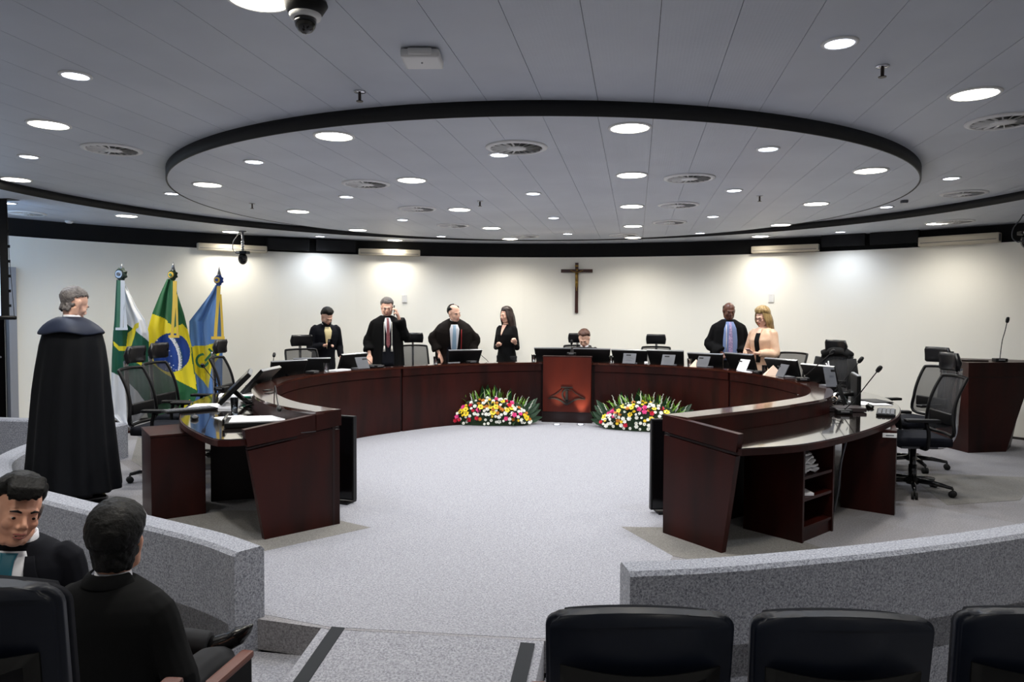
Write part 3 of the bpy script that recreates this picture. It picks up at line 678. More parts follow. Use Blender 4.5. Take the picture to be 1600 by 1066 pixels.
# ================================================================ OFFICE CHAIRS
def make_chair():
    t = thing('office_chair', 'x', 'chair')
    # local: seat faces +Y, origin on floor
    bm = bmesh.new(); bx(bm, (0, .02, .47), (.50, .48, .08), bev=.035); obj('seat', bm, fabric_bk, t, True)
    bm = bmesh.new(); bx(bm, (0, 0, .415), (.26, .30, .04), bev=.01); obj('mechanism', bm, grey_pl, t, True)
    def bp(x, z, off=0):    # point of the curved backrest
        h = (z-.52)/.50; return Vector((x, -.22-.10*h-.05*math.sin(h*PI)*-1-.03*(1-(x/.24)**2)+off, z))
    w = lambda z: .245-.03*max(0, (z-.52)/.50)
    bm = bmesh.new(); N, Mz = 10, 14
    V = [[bm.verts.new(bp((2*i/N-1)*w(.54+.46*j/Mz), .54+.46*j/Mz)) for i in range(N+1)] for j in range(Mz+1)]
    for j in range(Mz):
        for i in range(N): bm.faces.new((V[j][i], V[j][i+1], V[j+1][i+1], V[j+1][i]))
    obj('mesh_back', bm, mesh_m, t, True, keep=True)
    loop = [bp(-w(.54), .54), bp(-w(.7), .7), bp(-w(.85), .85), bp(-w(.985), .985), bp(-w(1.0)+.03, 1.01), bp(0, 1.015), bp(w(1.0)-.03, 1.01), bp(w(.985), .985), bp(w(.85), .85), bp(w(.7), .7), bp(w(.54), .54), bp(0, .52)]
    cc = catmull(loop, 4, True); bm = bmesh.new(); tube(bm, cc+[cc[0]], .015, 8); obj('back_frame', bm, black, t, True)
    bm = bmesh.new(); bx(bm, (0, -.22, .66), (.40, .03, .10), bev=.012); obj('lumbar_pad', bm, black, t, True)
    bm = bmesh.new(); tube(bm, catmull([(0, -.05, .41), (0, -.24, .40), (0, -.33, .50), (0, -.345, .70), (0, -.36, .92), (0, -.365, 1.08)], 6), .021, 8); obj('spine', bm, chrome, t, True)
    # headrest: curved pad
    bm = bmesh.new(); n = 12; prof = [(-.005, -.075), (.02, -.06), (.026, 0), (.03, .05), (.012, .082), (-.014, .08), (-.02, 0), (-.02, -.06)]
    R = [[bm.verts.new(((2*i/n-1)*.155*(1-.10*(abs(z)/.08)**2), -.335+y+.05*(2*i/n-1)**2-.02*(z/.08)**2*-1, 1.135+z)) for y, z in prof] for i in range(n+1)]
    for i in range(n):
        for k in range(8): bm.faces.new((R[i][k], R[i][(k+1) % 8], R[i+1][(k+1) % 8], R[i+1][k]))
    bm.faces.new(R[0][::-1]); bm.faces.new(R[-1]); obj('headrest', bm, leather, t, True)
    for s in (-1, 1):
        bm = bmesh.new(); tube(bm, catmull([(s*.16, 0, .41), (s*.27, .0, .43), (s*.29, 0, .55), (s*.29, .02, .645)], 5), .016, 8); obj('arm_post', bm, black, t, True)
        bm = bmesh.new(); bx(bm, (s*.285, .05, .66), (.075, .27, .028), bev=.012); obj('arm_pad', bm, black, t, True)
    bm = bmesh.new(); cyl(bm, (0, 0, .09), (0, 0, .41), .026); cyl(bm, (0, 0, .09), (0, 0, .24), .034); obj('gas_column', bm, black_gl, t, True)
    bm = bmesh.new(); lathe(bm, [(.05, .07), (.055, .12), (.03, .13)], 16); obj('base_hub', bm, black, t, True)
    for k in range(5):
        a = 2*PI*k/5+.3; d = Vector((math.cos(a), math.sin(a), 0))
        bm = bmesh.new(); tube(bm, [d*.03+Vector((0, 0, .105)), d*.18+Vector((0, 0, .098)), d*.31+Vector((0, 0, .078))], [.026, .021, .014], 8); obj('base_leg', bm, black_gl, t, True)
        bm = bmesh.new(); n2 = Vector((-d.y, d.x, 0))
        cyl(bm, d*.31+n2*-.024+Vector((0, 0, .03)), d*.31+n2*-.006+Vector((0, 0, .03)), .029, n=14); cyl(bm, d*.31+n2*.006+Vector((0, 0, .03)), d*.31+n2*.024+Vector((0, 0, .03)), .029, n=14)
        cyl(bm, d*.31+Vector((0, 0, .03)), d*.31+Vector((0, 0, .08)), .008, n=8); obj('caster', bm, rubber, t, True)
    return t
CH = make_chair(); first = True
# px of the headrest, distance Y, turn, label
for X, Y, rz, lb in (
    (at(262, 748, 0).x, at(262, 748, 0).y, -1.38, 'black mesh office chair beside the low pedestal, nearest the robed man'),
    (at(292, 724, 0).x, at(292, 724, 0).y, -1.45, 'black mesh office chair in front of the green and yellow flag, behind the nearest one'),
    (aty(384, 600, 7.9).x, 7.9, -1.35, 'black mesh office chair in front of the blue flag'),
    (aty(481, 530, 9.6).x, 9.6, -2.4, 'black office chair with headrest in front of the bearded man'),
    (aty(650, 530, 11.2).x, 11.2, -2.7, 'black mesh office chair between the man on the phone and the leaning man'),
    (aty(903, 530, 11.95).x, 11.95, PI+.1, 'black office chair of the seated man under the crucifix'),
    (aty(1023, 525, 11.80).x, 11.8, PI-.1, 'empty black office chair right of the seated man, headrest above two monitors'),
    (aty(1216, 560, 10.6).x, 10.6, 2.3, 'low-set black office chair in front of the blonde woman'),
    (aty(1282, 560, 10.1).x, 10.1, 2.2, 'black office chair with a jacket hung over its back'),
    (at(1424, 730, 0).x, at(1424, 730, 0).y, 1.95, 'black mesh office chair at the right arm, the one farther away'),
    (at(1425, 768, 0).x, at(1425, 768, 0).y, 1.62, 'black mesh office chair at the right arm, nearest the pedestal end')):
    t = CH if first else copy_tree(CH); first = False
    t.location = (X, Y, 0); t.rotation_euler.z = rz; t.scale = (1.04,)*3; t['label'] = lb; t['group'] = 'black mesh office chairs round the desk'
    if 'low-set' in lb:
        for c in list(t.children):
            if c.name.startswith('headrest') or c.name.startswith('spine'): bpy.data.objects.remove(c)
    if 'jacket' in lb: jacket_chair = t
    if 'seated man' in lb and 'empty' not in lb: pres_chair = t

# ================================================================ THINGS ON THE DESK
def on_desk(px, off, z, lo=50, hi=200):
    """the point a distance off outside the front line, in the direction of px; returns position and outward angle"""
    P = offset(inn, off)
    i = min(range(lo, hi), key=lambda k: abs(proj((P[k].x, P[k].y, z))[0]-px))
    d = (offset(inn, off+.1)[i]-P[i]).normalized()
    return Vector((P[i].x, P[i].y, z)), math.atan2(d.y, d.x)
def make_monitor():
    t = thing('monitor', 'x', 'monitor')         # screen faces -Y... back faces +Y in local coordinates
    R = Matrix.Rotation(-.42, 3, 'X')
    def P(v): return R@Vector(v)+Vector((0, 0, .17))
    def slab(c, s, bev=0):
        bm = bmesh.new(); bx(bm, (0, 0, 0), s, bev=bev); bmesh.ops.translate(bm, vec=c, verts=bm.verts[:])
        for v in bm.verts: v.co.x *= 1-.14*(.165-v.co.z)/.33
        bmesh.ops.transform(bm, matrix=Matrix.Translation((0, 0, .17))@R.to_4x4(), verts=bm.verts[:]); return bm
    obj('back_shell', slab((0, .012, 0), (.56, .026, .33), .01), black, t, True)
    obj('bezel', slab((0, -.004, 0), (.565, .012, .335), .003), black, t)
    obj('top_edge', slab((0, .004, .167), (.565, .03, .004)), silver, t)
    obj('screen', slab((0, -.0115, 0), (.54, .003, .31)), screen_m, t)
    bm = bmesh.new(); tube(bm, [P((0, .02, -.04)), Vector((0, .14, .07)), Vector((0, .14, .01))], .02, 8); obj('stand_arm', bm, black, t, True)
    bm = bmesh.new(); bx(bm, (0, .12, .007), (.24, .18, .014), bev=.005); obj('stand_base', bm, black, t, True)
    return t
MN = make_monitor(); first = True
def monitor(pos, ang, lb, tilt=0, sc=1):
    global first
    t = MN if first else copy_tree(MN); first = False
    t.location = pos; t.rotation_euler = (0, 0, ang); t.scale = (sc*.95, sc, sc); t['label'] = lb; t['group'] = 'monitors on the horseshoe desk'
    return t
ZT = WT
for px, off, turn, lb, sc in (
    (545, .42, .25, 'black monitor seen from behind, in front of the man on the phone', 1), (725, .40, .0, 'black monitor seen from behind, between the leaning man and the woman in black', 1),
    (862, .42, -.0, 'black monitor seen from behind, left of the seated man', 1.05), (923, .40, 0, 'black monitor seen from behind, directly before the seated man', 1.05),
    (986, .42, .05, 'black monitor seen from behind, first right of the rostrum', 1.02), (1044, .42, -.05, 'black monitor seen from behind, second right of the rostrum, under the empty headrest', 1.05),
    (1106, .42, .15, 'black monitor seen from behind, before the bald robed man', .98), (1158, .42, -.1, 'wide black monitor seen from behind, before the blonde woman', 1.06),
    (1226, .40, .2, 'black monitor seen from behind, right of the blonde woman', 1)):
    P, a = on_desk(px, off, ZT); monitor(P, a+PI/2+turn, lb, sc=sc)
monitor((aty(448, 580, 8.05).x, 8.05, ZT), -2.11, 'tilted black monitor at the left bend of the desk', sc=.9)
monitor((aty(487, 575, 8.75).x, 8.75, ZT), 3.67, 'dark upright monitor back at the left bend, below the bearded man', sc=.86)
monitor((aty(398, 595, 7.0).x, 7.0, ZT), 4.85, 'tilted monitor on the left arm, the farther of the two edge-on ones', sc=1.0)
monitor((aty(356, 605, 6.15).x, 6.15, ZT), 5.20, 'tilted monitor on the left arm reflecting the yellow of the flag', sc=1.12)
monitor((aty(1284, 575, 8.6).x, 8.6, ZT), PI/2+.5, 'narrow-looking monitor on the right bend before the chair with the jacket', sc=.95)
monitor((aty(1327, 590, 7.35).x, 7.35, ZT), .05, 'edge-on upright monitor on the right arm', sc=.95)
for o in list(C.objects):
    if o.get('label') == 'edge-on upright monitor on the right arm': o.rotation_euler = (.40, 0, 1.42)
    if 'the farther of the two edge-on' in (o.get('label') or '') or 'reflecting the yellow' in (o.get('label') or ''): o.rotation_euler.x = -.35

def make_plate():
    t = thing('display_stand', 'x', 'display stand'); R = Matrix.Rotation(-.45, 3, 'X')
    bm = bmesh.new(); bx(bm, (0, 0, .075), (.19, .008, .16), R, .002); bmesh.ops.translate(bm, vec=(0, -.0, 0), verts=bm.verts[:]); obj('face_plate', bm, grey_pl, t)
    bm = bmesh.new(); bx(bm, (0, -.043, .125), (.07, .004, .018), R); obj('slot', bm, black, t)
    bm = bmesh.new(); bx(bm, (0, .05, .006), (.17, .13, .010)); obj('foot', bm, grey_pl, t)
    return t
PLT = make_plate(); first2 = True
for px, off, lb in ((563, .10, 'grey metal tent stand on the ledge before the man on the phone'), (712, .26, 'grey metal stand partly hidden under the monitor near the leaning man'),
                    (983, .10, 'grey metal stand on the ledge first right of the rostrum'), (1043, .10, 'grey metal stand on the ledge second right of the rostrum'),
                    (1098, .12, 'grey metal stand on the ledge before the bald man'), (1160, .12, 'white faced stand on the ledge before the blonde woman'), (1222, .11, 'grey stand on the ledge right of the blonde woman')):
    t = PLT if first2 else copy_tree(PLT); first2 = False
    P, a = on_desk(px, off, DT+.001 if off < .19 else ZT); t.location = P; t.rotation_euler.z = a-PI/2; t['label'] = lb; t['group'] = 'grey stands on the ledge'
    if 'white' in lb:
        for c in t.children:
            if c.name.startswith('face_plate'): c.data = c.data.copy(); c.data.materials[0] = paper
t = copy_tree(PLT); t.location = (aty(1297, 600, 7.75).x, 7.75, DT); t.rotation_euler.z = .25; t.scale = (.6, 1.1, 1.35); t['label'] = 'tall leaning grey stand at the right bend of the ledge'
t = copy_tree(PLT); t.location = (aty(1316, 620, 7.15).x, 7.15, ZT); t.rotation_euler.z = 1.2; t.scale = (1.1, 1.1, 1.5); t['label'] = 'dark leaning stand behind the edge-on monitor'
for c in t.children: c.data = c.data.copy(); c.data.materials[0] = black
t = copy_tree(PLT); t.location = (aty(402, 605, 7.2).x, 7.2, ZT); t.rotation_euler.z = 2.2; t.scale = (1.2, 1.4, .9); t['label'] = 'grey stand lying low beside the left bend'

# folded cards
def card(P, rz, lb, m=kraft, s=1):
    bm = bmesh.new()
    V = [bm.verts.new(v) for v in ((-.10*s, -.05, 0), (.10*s, -.05, 0), (.10*s, .05, 0), (-.10*s, .05, 0), (0, 0, .11*s))]
    for f in ((0, 1, 4), (1, 2, 4), (2, 3, 4), (3, 0, 4), (3, 2, 1, 0)): bm.faces.new([V[i] for i in f])
    o = obj('folded_card', bm, m); o.location = P; o.rotation_euler.z = rz; return tag(o, lb, 'card')
P, a = on_desk(468, .12, DT+.001); P = aty(466, 592, 8.2); card((P.x, 8.2, DT+.001) if False else (P.x, 8.2, ZT+.001), .4, 'beige folded card at the left bend beside the dark monitor')
P, a = on_desk(1088, .15, DT+.001); card(P, a, 'pinkish folded card on the ledge before the bald man', s=.9)
P, a = on_desk(1208, .13, DT+.001); card(P, a-.3, 'pinkish folded card on the ledge right of the blonde woman', s=1.1)
# papers, books
def sheet(P, rz, lb, s=(.21, .30), m=paper, n=3, cat='papers', name='paper_stack'):
    t = bmesh.new()
    for k in range(n): bx(t, (random.uniform(-.006, .006)*(k > 0), random.uniform(-.006, .006)*(k > 0), .002+k*.004), (s[0], s[1], .0035), Matrix.Rotation(random.uniform(-.05, .05), 3, 'Z'))
    o = obj(name, t, m); o.location = P; o.rotation_euler.z = rz; return tag(o, lb, cat)
P, a = on_desk(530, .10, DT+.001); sheet(P, a, 'white papers on the ledge left of the grey tent stand', (.14, .26))
P, a = on_desk(1163, .055, DT+.001); sheet(P, a, 'white papers on the ledge before the blonde woman', (.08, .2), n=2)
P = aty(370, 640, 5.35); sheet((P.x, 5.35, ZT+.001), .9, 'white sheet on the glass of the left arm beside the mouse', (.22, .42), n=1)
P = aty(345, 620, 6.1); sheet((P.x, 6.0, ZT+.001), .3, 'white papers beneath the tilted monitor on the left arm', (.4, .3), n=4)
P = aty(390, 610, 6.8); sheet((P.x-.1, 6.75, ZT+.001), .5, 'stack of white files at the left bend', (.35, .3), n=7)
P = aty(1302, 603, 7.9); sheet((P.x, 8.15, ZT+.001), .3, 'white papers on the right arm behind the stands', (.5, .3), n=6)
P = aty(1345, 613, 7.9); sheet((P.x, 7.6, ZT+.001), .2, 'loose white sheet on the right arm beside the keyboard', (.3, .3), n=1)
P, a = on_desk(1073, .08, DT+.001)
bm = bmesh.new(); bx(bm, (0, 0, .02), (.05, .09, .035), bev=.012); P, a = on_desk(1010, .08, DT+.001); o = obj('tissue_wad', bm, paper, None, True); o.location = P; tag(o, 'small white crumpled wad on the ledge between two grey stands', 'paper wad')
# glasses of water
def make_glass():
    t = thing('water_glass', 'x', 'glass')
    bm = bmesh.new(); lathe(bm, [(.028, 0), (.034, .11), (.032, .11), (.026, .006), (.002, .006)], 20); obj('tumbler', bm, clear, t, True)
    bm = bmesh.new(); lathe(bm, [(.0255, .008), (.029, .06), (.002, .06)], 16); obj('water', bm, clear, t, True)
    return t
GLS = make_glass(); f3 = True
def glass(P, lb):
    global f3
    t = GLS if f3 else copy_tree(GLS); f3 = False
    t.location = P; t['label'] = lb; t['group'] = 'water glasses on the desk'; return t
for px, lb in ((508, 'glass on the ledge between the dark monitor and the next one'), (683, 'glass on the ledge left of the leaning man\'s monitor'), (834, 'glass on the ledge left of the rostrum'), (957, 'glass on the ledge right of the rostrum'), (1079, 'glass on the ledge between two monitors before the bald man'), (1195, 'glass on the ledge before the low chair')):
    P, a = on_desk(px, .09, DT+.001); glass(P, lb)
P = aty(418, 597, 7.2); glass((P.x, 7.35, ZT+.001), 'glass at the left bend beside the tilted monitor')
P = aty(371, 625, 5.9); glass((P.x, 5.85, ZT+.001), 'glass of water on the left arm beside the papers'); P = aty(366, 650, 5.1)
P = aty(1318, 610, 7.6); glass((P.x, 7.55, ZT+.001), 'glass on the right arm behind the edge-on monitor')
# gooseneck microphones
def mic(base, pts, lb):
    t = thing('gooseneck_microphone', lb, 'microphone', base)
    P = catmull([Vector(p) for p in pts], 6)
    bm = bmesh.new(); bx(bm, (0, 0, .022), (.13, .11, .04), bev=.01); obj('base', bm, black, t, True)
    bm = bmesh.new(); bx(bm, (0, -.056, .026), (.07, .004, .014)); obj('display', bm, silver, t)
    bm = bmesh.new(); tube(bm, P, .0045, 6); obj('gooseneck', bm, black, t, True)
    d = (P[-1]-P[-2]).normalized(); bm = bmesh.new(); tube(bm, [P[-1]-d*.01, P[-1], P[-1]+d*.03, P[-1]+d*.055, P[-1]+d*.062], [.009, .017, .02, .016, .004], 10); obj('capsule', bm, black, t, True)
    return t
def relmic(base, tip, lb, sag=.05):
    b, p = Vector(base), Vector(tip); d = p-b; mic(b, [(0, 0, .03), d*.33+Vector((0, 0, sag)), d*.7+Vector((0, 0, sag*.4)), d], lb)
relmic((aty(1318, 640, 6.75).x, 6.75, ZT), tuple(aty(1371, 580, 6.35)), 'gooseneck microphone on the right arm, nearest the view', .0)
relmic((aty(1290, 620, 7.3).x, 7.3, ZT), tuple(aty(1342, 566, 7.2)), 'gooseneck microphone on the right arm reaching behind the edge-on monitor', .02)
P, a = on_desk(1254, .11, DT); relmic(P, tuple(aty(1298, 552, 8.0)), 'gooseneck microphone on the right bend before the jacket chair', .02)
relmic((aty(480, 600, 6.0).x-.12, 5.62, ZT), (-1.72, 5.2, .86), 'gooseneck microphone bent down over the near end of the left arm', .22)
relmic((aty(425, 600, 7.6).x-.1, 7.75, ZT), tuple(aty(428, 557, 8.1)), 'gooseneck microphone rising behind the tilted monitor at the left bend', .03)
relmic((aty(362, 590, 7.5).x, 7.3, ZT), tuple(aty(318, 573, 6.6)), 'gooseneck microphone pointing at the brazilian flag', .0)
P, a = on_desk(768, .25, ZT); relmic(P, tuple(aty(748, 551, 10.9)), 'gooseneck microphone before the woman in black', .06)
P, a = on_desk(580, .12, DT); relmic(P, tuple(aty(560, 556, 9.6)), 'gooseneck microphone before the man on the phone', .05)
P = aty(893, 556, 10.75); mic((P.x, 10.75, .975), [(0, 0, .03), (0, 0, .08), (0, 0, .17)], 'upright microphone on top of the rostrum')
# keyboards, mice, laptop
def keyboard(P, rz, lb):
    t = thing('keyboard', lb, 'keyboard', P, rz)
    bm = bmesh.new(); bx(bm, (0, 0, .01), (.43, .15, .018), bev=.005); obj('case', bm, black, t)
    for r in range(4):
        for k in range(12):
            bm = bmesh.new(); bx(bm, (-.19+k*.034, -.05+r*.033, .022), (.028, .026, .007))
            if (r, k) == (0, 0): kb = obj('key', bm, grey_pl, t)
            else:
                bm.free(); c = kb.copy(); C.objects.link(c); c.parent = t; c.location = (k*.034, r*.033, 0)
    return t
P = aty(1382, 630, 6.9); keyboard((P.x, 6.85, ZT+.001), 1.25, 'black keyboard on the right arm of the desk')
P = aty(320, 628, 5.9); keyboard((-2.82, 5.72, ZT+.001), .95, 'black keyboard on the left arm near the chairs')
def mouse(P, rz, lb):
    t = thing('mouse', lb, 'mouse', P, rz)
    bm = bmesh.new(); sph(bm, (0, 0, .012), (.032, .055, .022), 16, 10); bmesh.ops.bisect_plane(bm, geom=bm.verts[:]+bm.edges[:]+bm.faces[:], plane_co=(0, 0, 0), plane_no=(0, 0, -1), clear_outer=True); obj('shell', bm, black_gl, t, True)
    bm = bmesh.new(); cyl(bm, (-.004, .025, .032), (.004, .025, .032), .008, n=10); obj('wheel', bm, grey_pl, t, True)
P = aty(1362, 618, 7.2); mouse((P.x, 7.25, ZT+.001), .2, 'black mouse on the right arm above the keyboard')
mouse((-2.50, 5.30, ZT+.001), .6, 'black mouse on the left arm reflected in the glass')
P = aty(1352, 612, 7.8); sheet((P.x+.08, 7.75, ZT+.002), .3, 'dark document folder on the right arm beyond the keyboard', (.2, .28), black, 3, 'folder', 'document_folder')
# document tray and open book at the left end
def tray(P, rz, lb):
    t = thing('document_case', lb, 'document case', P, rz)
    bm = bmesh.new(); bx(bm, (0, 0, .018), (.46, .36, .034), bev=.006); obj('case', bm, black, t)
    bm = bmesh.new(); bx(bm, (0, .0, .038), (.40, .30, .006)); obj('paper_pad', bm, paper, t)
    bm = bmesh.new(); bx(bm, (-.235, 0, .04), (.02, .34, .05), bev=.006); obj('spine', bm, black_gl, t)
tray((-1.88, 5.18, ZT+.002), .45, 'open black case holding a white pad at the near end of the left arm')
# equipment plinth and cables at right
bm = bmesh.new(); bx(bm, (0, 0, .02), (.34, .22, .035), bev=.006); P = aty(1322, 635, 6.8)
t = thing('cable_box', 'flat dark box under tangled cables on the right arm', 'box', (P.x+.02, 6.98, ZT+.001), .05); obj('case', bm, mat('dark_box', (46, 38, 40), .4), t)
bm = bmesh.new(); bx(bm, (.172, 0, .02), (.004, .2, .02)); obj('front_strip', bm, grey_pl, t)
rnd = random.Random(5)
for k in range(5):
    x0, y0 = P.x-.15+rnd.uniform(-.15, .1), 7.05+rnd.uniform(-.15, .25)
    pts = [(x0+rnd.uniform(-.16, .16), y0+rnd.uniform(-.12, .12), ZT+.055+rnd.uniform(0, .05)) for _ in range(6)]; pts[0] = (pts[0][0], pts[0][1], ZT+.006); pts[-1] = (pts[-1][0], pts[-1][1], ZT+.006)
    bm = bmesh.new(); tube(bm, catmull(pts, 6), .0045, 6); tag(obj('loose_cable', bm, black if k % 2 else kraft, None, True), 'loose cable in the tangle behind the edge-on monitor', 'cable', 'tangled cables on the right arm')
for k in range(5):
    x0, y0 = -2.35+rnd.uniform(-.1, .15), 5.95+rnd.uniform(-.2, .25)
    pts = [(x0+rnd.uniform(-.2, .2), y0+rnd.uniform(-.15, .15), ZT+.03+rnd.uniform(0, .04)) for _ in range(6)]; pts[0] = (pts[0][0], pts[0][1], ZT+.006); pts[-1] = (pts[-1][0], pts[-1][1], ZT+.006)
    bm = bmesh.new(); tube(bm, catmull(pts, 6), .005, 6); tag(obj('loose_cable', bm, black, None, True), 'loose black cable among the papers on the left arm', 'cable', 'tangled cables on the left arm')
bm = bmesh.new(); cyl(bm, (-.06, 0, .012), (.06, 0, .012), .011, n=12); o = obj('marker_pen', bm, green_pl, None, True); P = aty(388, 612, 6.5); o.location = (P.x, 6.45, ZT+.03); o.rotation_euler.z = -.3; tag(o, 'turquoise marker among the papers on the left arm', 'pen')
for px, py, lb in ((418, 610, 'small black switch plate let into the ledge at the left bend, farther one'), (421, 614.5, 'small black switch plate let into the ledge at the left bend, nearer one')):
    P = at(px, py, DT); bm = bmesh.new(); bx(bm, (0, 0, .003), (.05, .10, .006)); o = obj('switch_plate', bm, black); o.location = P; o.rotation_euler.z = .1; tag(o, lb, 'switch plate')
# nearest: small black unit
for px, lb in ((505-18, 'small black conference unit under the dark monitor'), (592, 'small black conference unit beside the tent stand'), (738, 'small blue-grey conference unit under the monitor near the leaning man'), (875, 'small conference unit left on top behind the rostrum'), (1187, 'small black conference unit before the low chair')):
    P, a = on_desk(px, .10 if px != 875 else .2, DT+.001, lo=45); t = thing('conference_unit', lb, 'conference unit', P, a-PI/2)
    if px == 738: t.location = P
    bm = bmesh.new(); bx(bm, (0, 0, .018), (.14, .10, .034), bev=.008); obj('case', bm, black, t, True); bm = bmesh.new(); bx(bm, (0, -.052, .02), (.09, .003, .012)); obj('button_row', bm, silver, t)

# jacket over a chair back
J = jacket_chair; bm = bmesh.new()
N, Mz = 22, 20
prof = []
for j in range(Mz+1):
    u = j/Mz; row = []
    for i in range(N+1):
        a = PI*1.0*i/N-PI*0.0; x = math.cos(a); s = math.sin(a)
        w_ = .20+.11*u+.015*math.sin(9*a+u*5)
        z = 1.10-.55*u+.03*math.cos(2*a) - (.06*abs(x)**3 if u < .3 else 0)
        row.append((x*w_, -.27-(.10+.05*u+.012*math.sin(11*a))*s, z))
    prof.append(row)
V = [[bm.verts.new(p) for p in r] for r in prof]
for j in range(Mz):
    for i in range(N): bm.faces.new((V[j][i], V[j][i+1], V[j+1][i+1], V[j+1][i]))
jk = thing('draped_jacket', 'black jacket hanging over the back of the chair at the right bend', 'jacket', J.location, J.rotation_euler.z)
o = obj('cloth', bm, fabric_bk if False else black_m if False else blackm, None, True); bake(o, [('SOLIDIFY', dict(thickness=.025, offset=0)), ('SUBSURF', dict(levels=1))]); o.parent = jk
bm = bmesh.new(); tube(bm, [(-.22, -.30, 1.07), (-.1, -.33, 1.12), (.1, -.33, 1.12), (.22, -.30, 1.07)], .05, 10); obj('shoulders', bm, blackm, jk, True)
bm = bmesh.new(); tube(bm, catmull([(.06, .02-.24, .98), (.03, -.2, .9), (.08, -.2, .95), (.02, -.2, .86), (.10, -.2, .90)], 5), .008, 6); obj('white_cord', bm, paper, jk, True)
for s in (-1, 1):
    bm = bmesh.new(); tube(bm, [(s*.25, -.28, 1.02), (s*.30, -.27, .8), (s*.27, -.24, .6)], [.06, .06, .05], 8); obj('sleeve', bm, blackm, jk, True)

# ================================================================ LECTERN
L0 = [at(1453, 693, 0), at(1513, 708, 0), at(1572, 706, 0)]
cx_, cy_ = 5.02, 9.45
lec = thing('lectern', 'dark mahogany lectern with tapered many-sided body at the right wall', 'lectern', (cx_, cy_, 0))
l0 = [v-Vector((cx_, cy_, 0)) for v in L0]; t0 = [aty(1470, 560, L0[0].y), aty(1514, 562, L0[1].y-.03), aty(1612, 562, L0[2].y+.05)]
base = [(v.x, v.y) for v in l0]+[(.52, .30), (.0, .62)]; topp = [(v.x-cx_, v.y-cy_) for v in t0]+[(.72, .40), (.05, .66)]
bm = bmesh.new(); a = [bm.verts.new((x, y, .0)) for x, y in base]; b = [bm.verts.new((x, y, .88)) for x, y in topp]
for i in range(5): bm.faces.new((a[i], a[(i+1) % 5], b[(i+1) % 5], b[i]))
bm.faces.new(a[::-1]); bm.faces.new(b); obj('body', bm, wood, lec)
bm = bmesh.new(); prism(bm, [(x*1.012, y*1.012) for x, y in topp], .89, 1.03); obj('upper_band', bm, wood, lec)
bm = bmesh.new(); prism(bm, [(x*1.03, y*1.03) for x, y in topp], 1.03, 1.055); obj('top', bm, wood, lec)
bm = bmesh.new(); prism(bm, [(x*.985, y*.985) for x, y in topp], .878, .892); obj('groove', bm, wood_in, lec)
P = aty(1559, 560, cy_); mic((P.x, cy_-.05, 1.056), [(0, 0, .02), (.005, 0, .1), (.02, 0, .25), (.045, 0, .36), (.065, 0, .47)], 'tall thin microphone standing on the lectern')
P = aty(1488, 560, cy_); glass((P.x, cy_+.05, 1.056), 'empty glass on top of the lectern')
P = aty(1515, 560, cy_); sheet((P.x, cy_+.05, 1.056), .05, 'closed dark book lying on the lectern', (.36, .22), wood_in, 4, 'book', 'closed_book')

# ================================================================ CRUCIFIX
P, a = on_wall(901, 450, .025); cr_ = thing('crucifix', 'dark wooden crucifix with golden figure on the cream wall', 'crucifix', P, a-PI/2)
cwood = mat('crucifix_wood', (66, 30, 20), .35, coat=.4, noise=(8, (50, 22, 15)))
bm = bmesh.new(); bx(bm, (0, 0, 0), (.055, .035, .86), bev=.004); obj('upright_beam', bm, cwood, cr_)
bm = bmesh.new(); bx(bm, (0, -.002, .29), (.54, .034, .055), bev=.004); obj('cross_beam', bm, cwood, cr_)
bm = bmesh.new(); tube(bm, [(0, -.035, .27), (0, -.042, .2), (.004, -.04, .13)], [.018, .026, .02], 10); sph(bm, (.006, -.05, .305), (.017, .018, .022)); tube(bm, [(0, -.04, .255), (-.05, -.035, .275), (-.11, -.028, .30)], [.012, .008, .006], 8); tube(bm, [(0, -.04, .255), (.05, -.035, .275), (.11, -.028, .30)], [.012, .008, .006], 8)
tube(bm, [(.004, -.04, .14), (.014, -.05, .06), (.0, -.035, -.01), (0, -.03, -.05)], [.02, .014, .009, .007], 8); tube(bm, [(-.006, -.04, .14), (-.012, -.048, .06), (0, -.035, -.01)], [.018, .012, .008], 8)
obj('golden_figure', bm, gold, cr_, True)
bm = bmesh.new(); bx(bm, (0, -.022, .375), (.06, .006, .03)); obj('title_plate', bm, gold, cr_)

# ================================================================ PROJECTION SCREEN AND LEFT DOORWAY
P0 = aty(7, 405, 6.9)
scr = thing('projection_screen', 'bright blue-white projection screen hanging at the left edge', 'screen', (P0.x-.955, 6.9, 0), -.05)
zt, zb = aty(10, 312, 6.9).z, aty(10, 495, 6.9).z
bm = bmesh.new(); bx(bm, (0, 0, (zt+zb)/2), (1.92, .01, zt-zb)); me = obj('picture', bm, mat('projected_light', (150, 190, 235), .6, emit=((196, 222, 250), .8)), scr)
for x in (-1, 1): bm = bmesh.new(); bx(bm, (x*1.0, 0, (zt+zb)/2), (.10, .012, zt-zb)); obj('black_border', bm, blackm, scr)
bm = bmesh.new(); cyl(bm, (-1.1, 0, zb-.01), (1.13, 0, zb-.01), .022); obj('weight_bar', bm, black, scr, True)
bm = bmesh.new(); bx(bm, (0, .05, zt+.06), (2.2, .14, .13), bev=.01); obj('roller_case', bm, black, scr)
for k in range(6): bm = bmesh.new(); bx(bm, (1.06, 0, zb+.12+k*.16), (.04, .006, .03)); obj('tension_tab', bm, black, scr)
bm = bmesh.new(); tube(bm, [(1.05, 0, zt), (1.07, 0, (zt+zb)/2), (1.12, 0, zb)], .003, 5); obj('tension_cord', bm, black, scr)
P, a = on_wall(-12, 570, .03); dd = struct(bpy.data.objects.new('door_1', None)); C.objects.link(dd); dd.location = (P.x, P.y, 0); dd.rotation_euler.z = a-PI/2
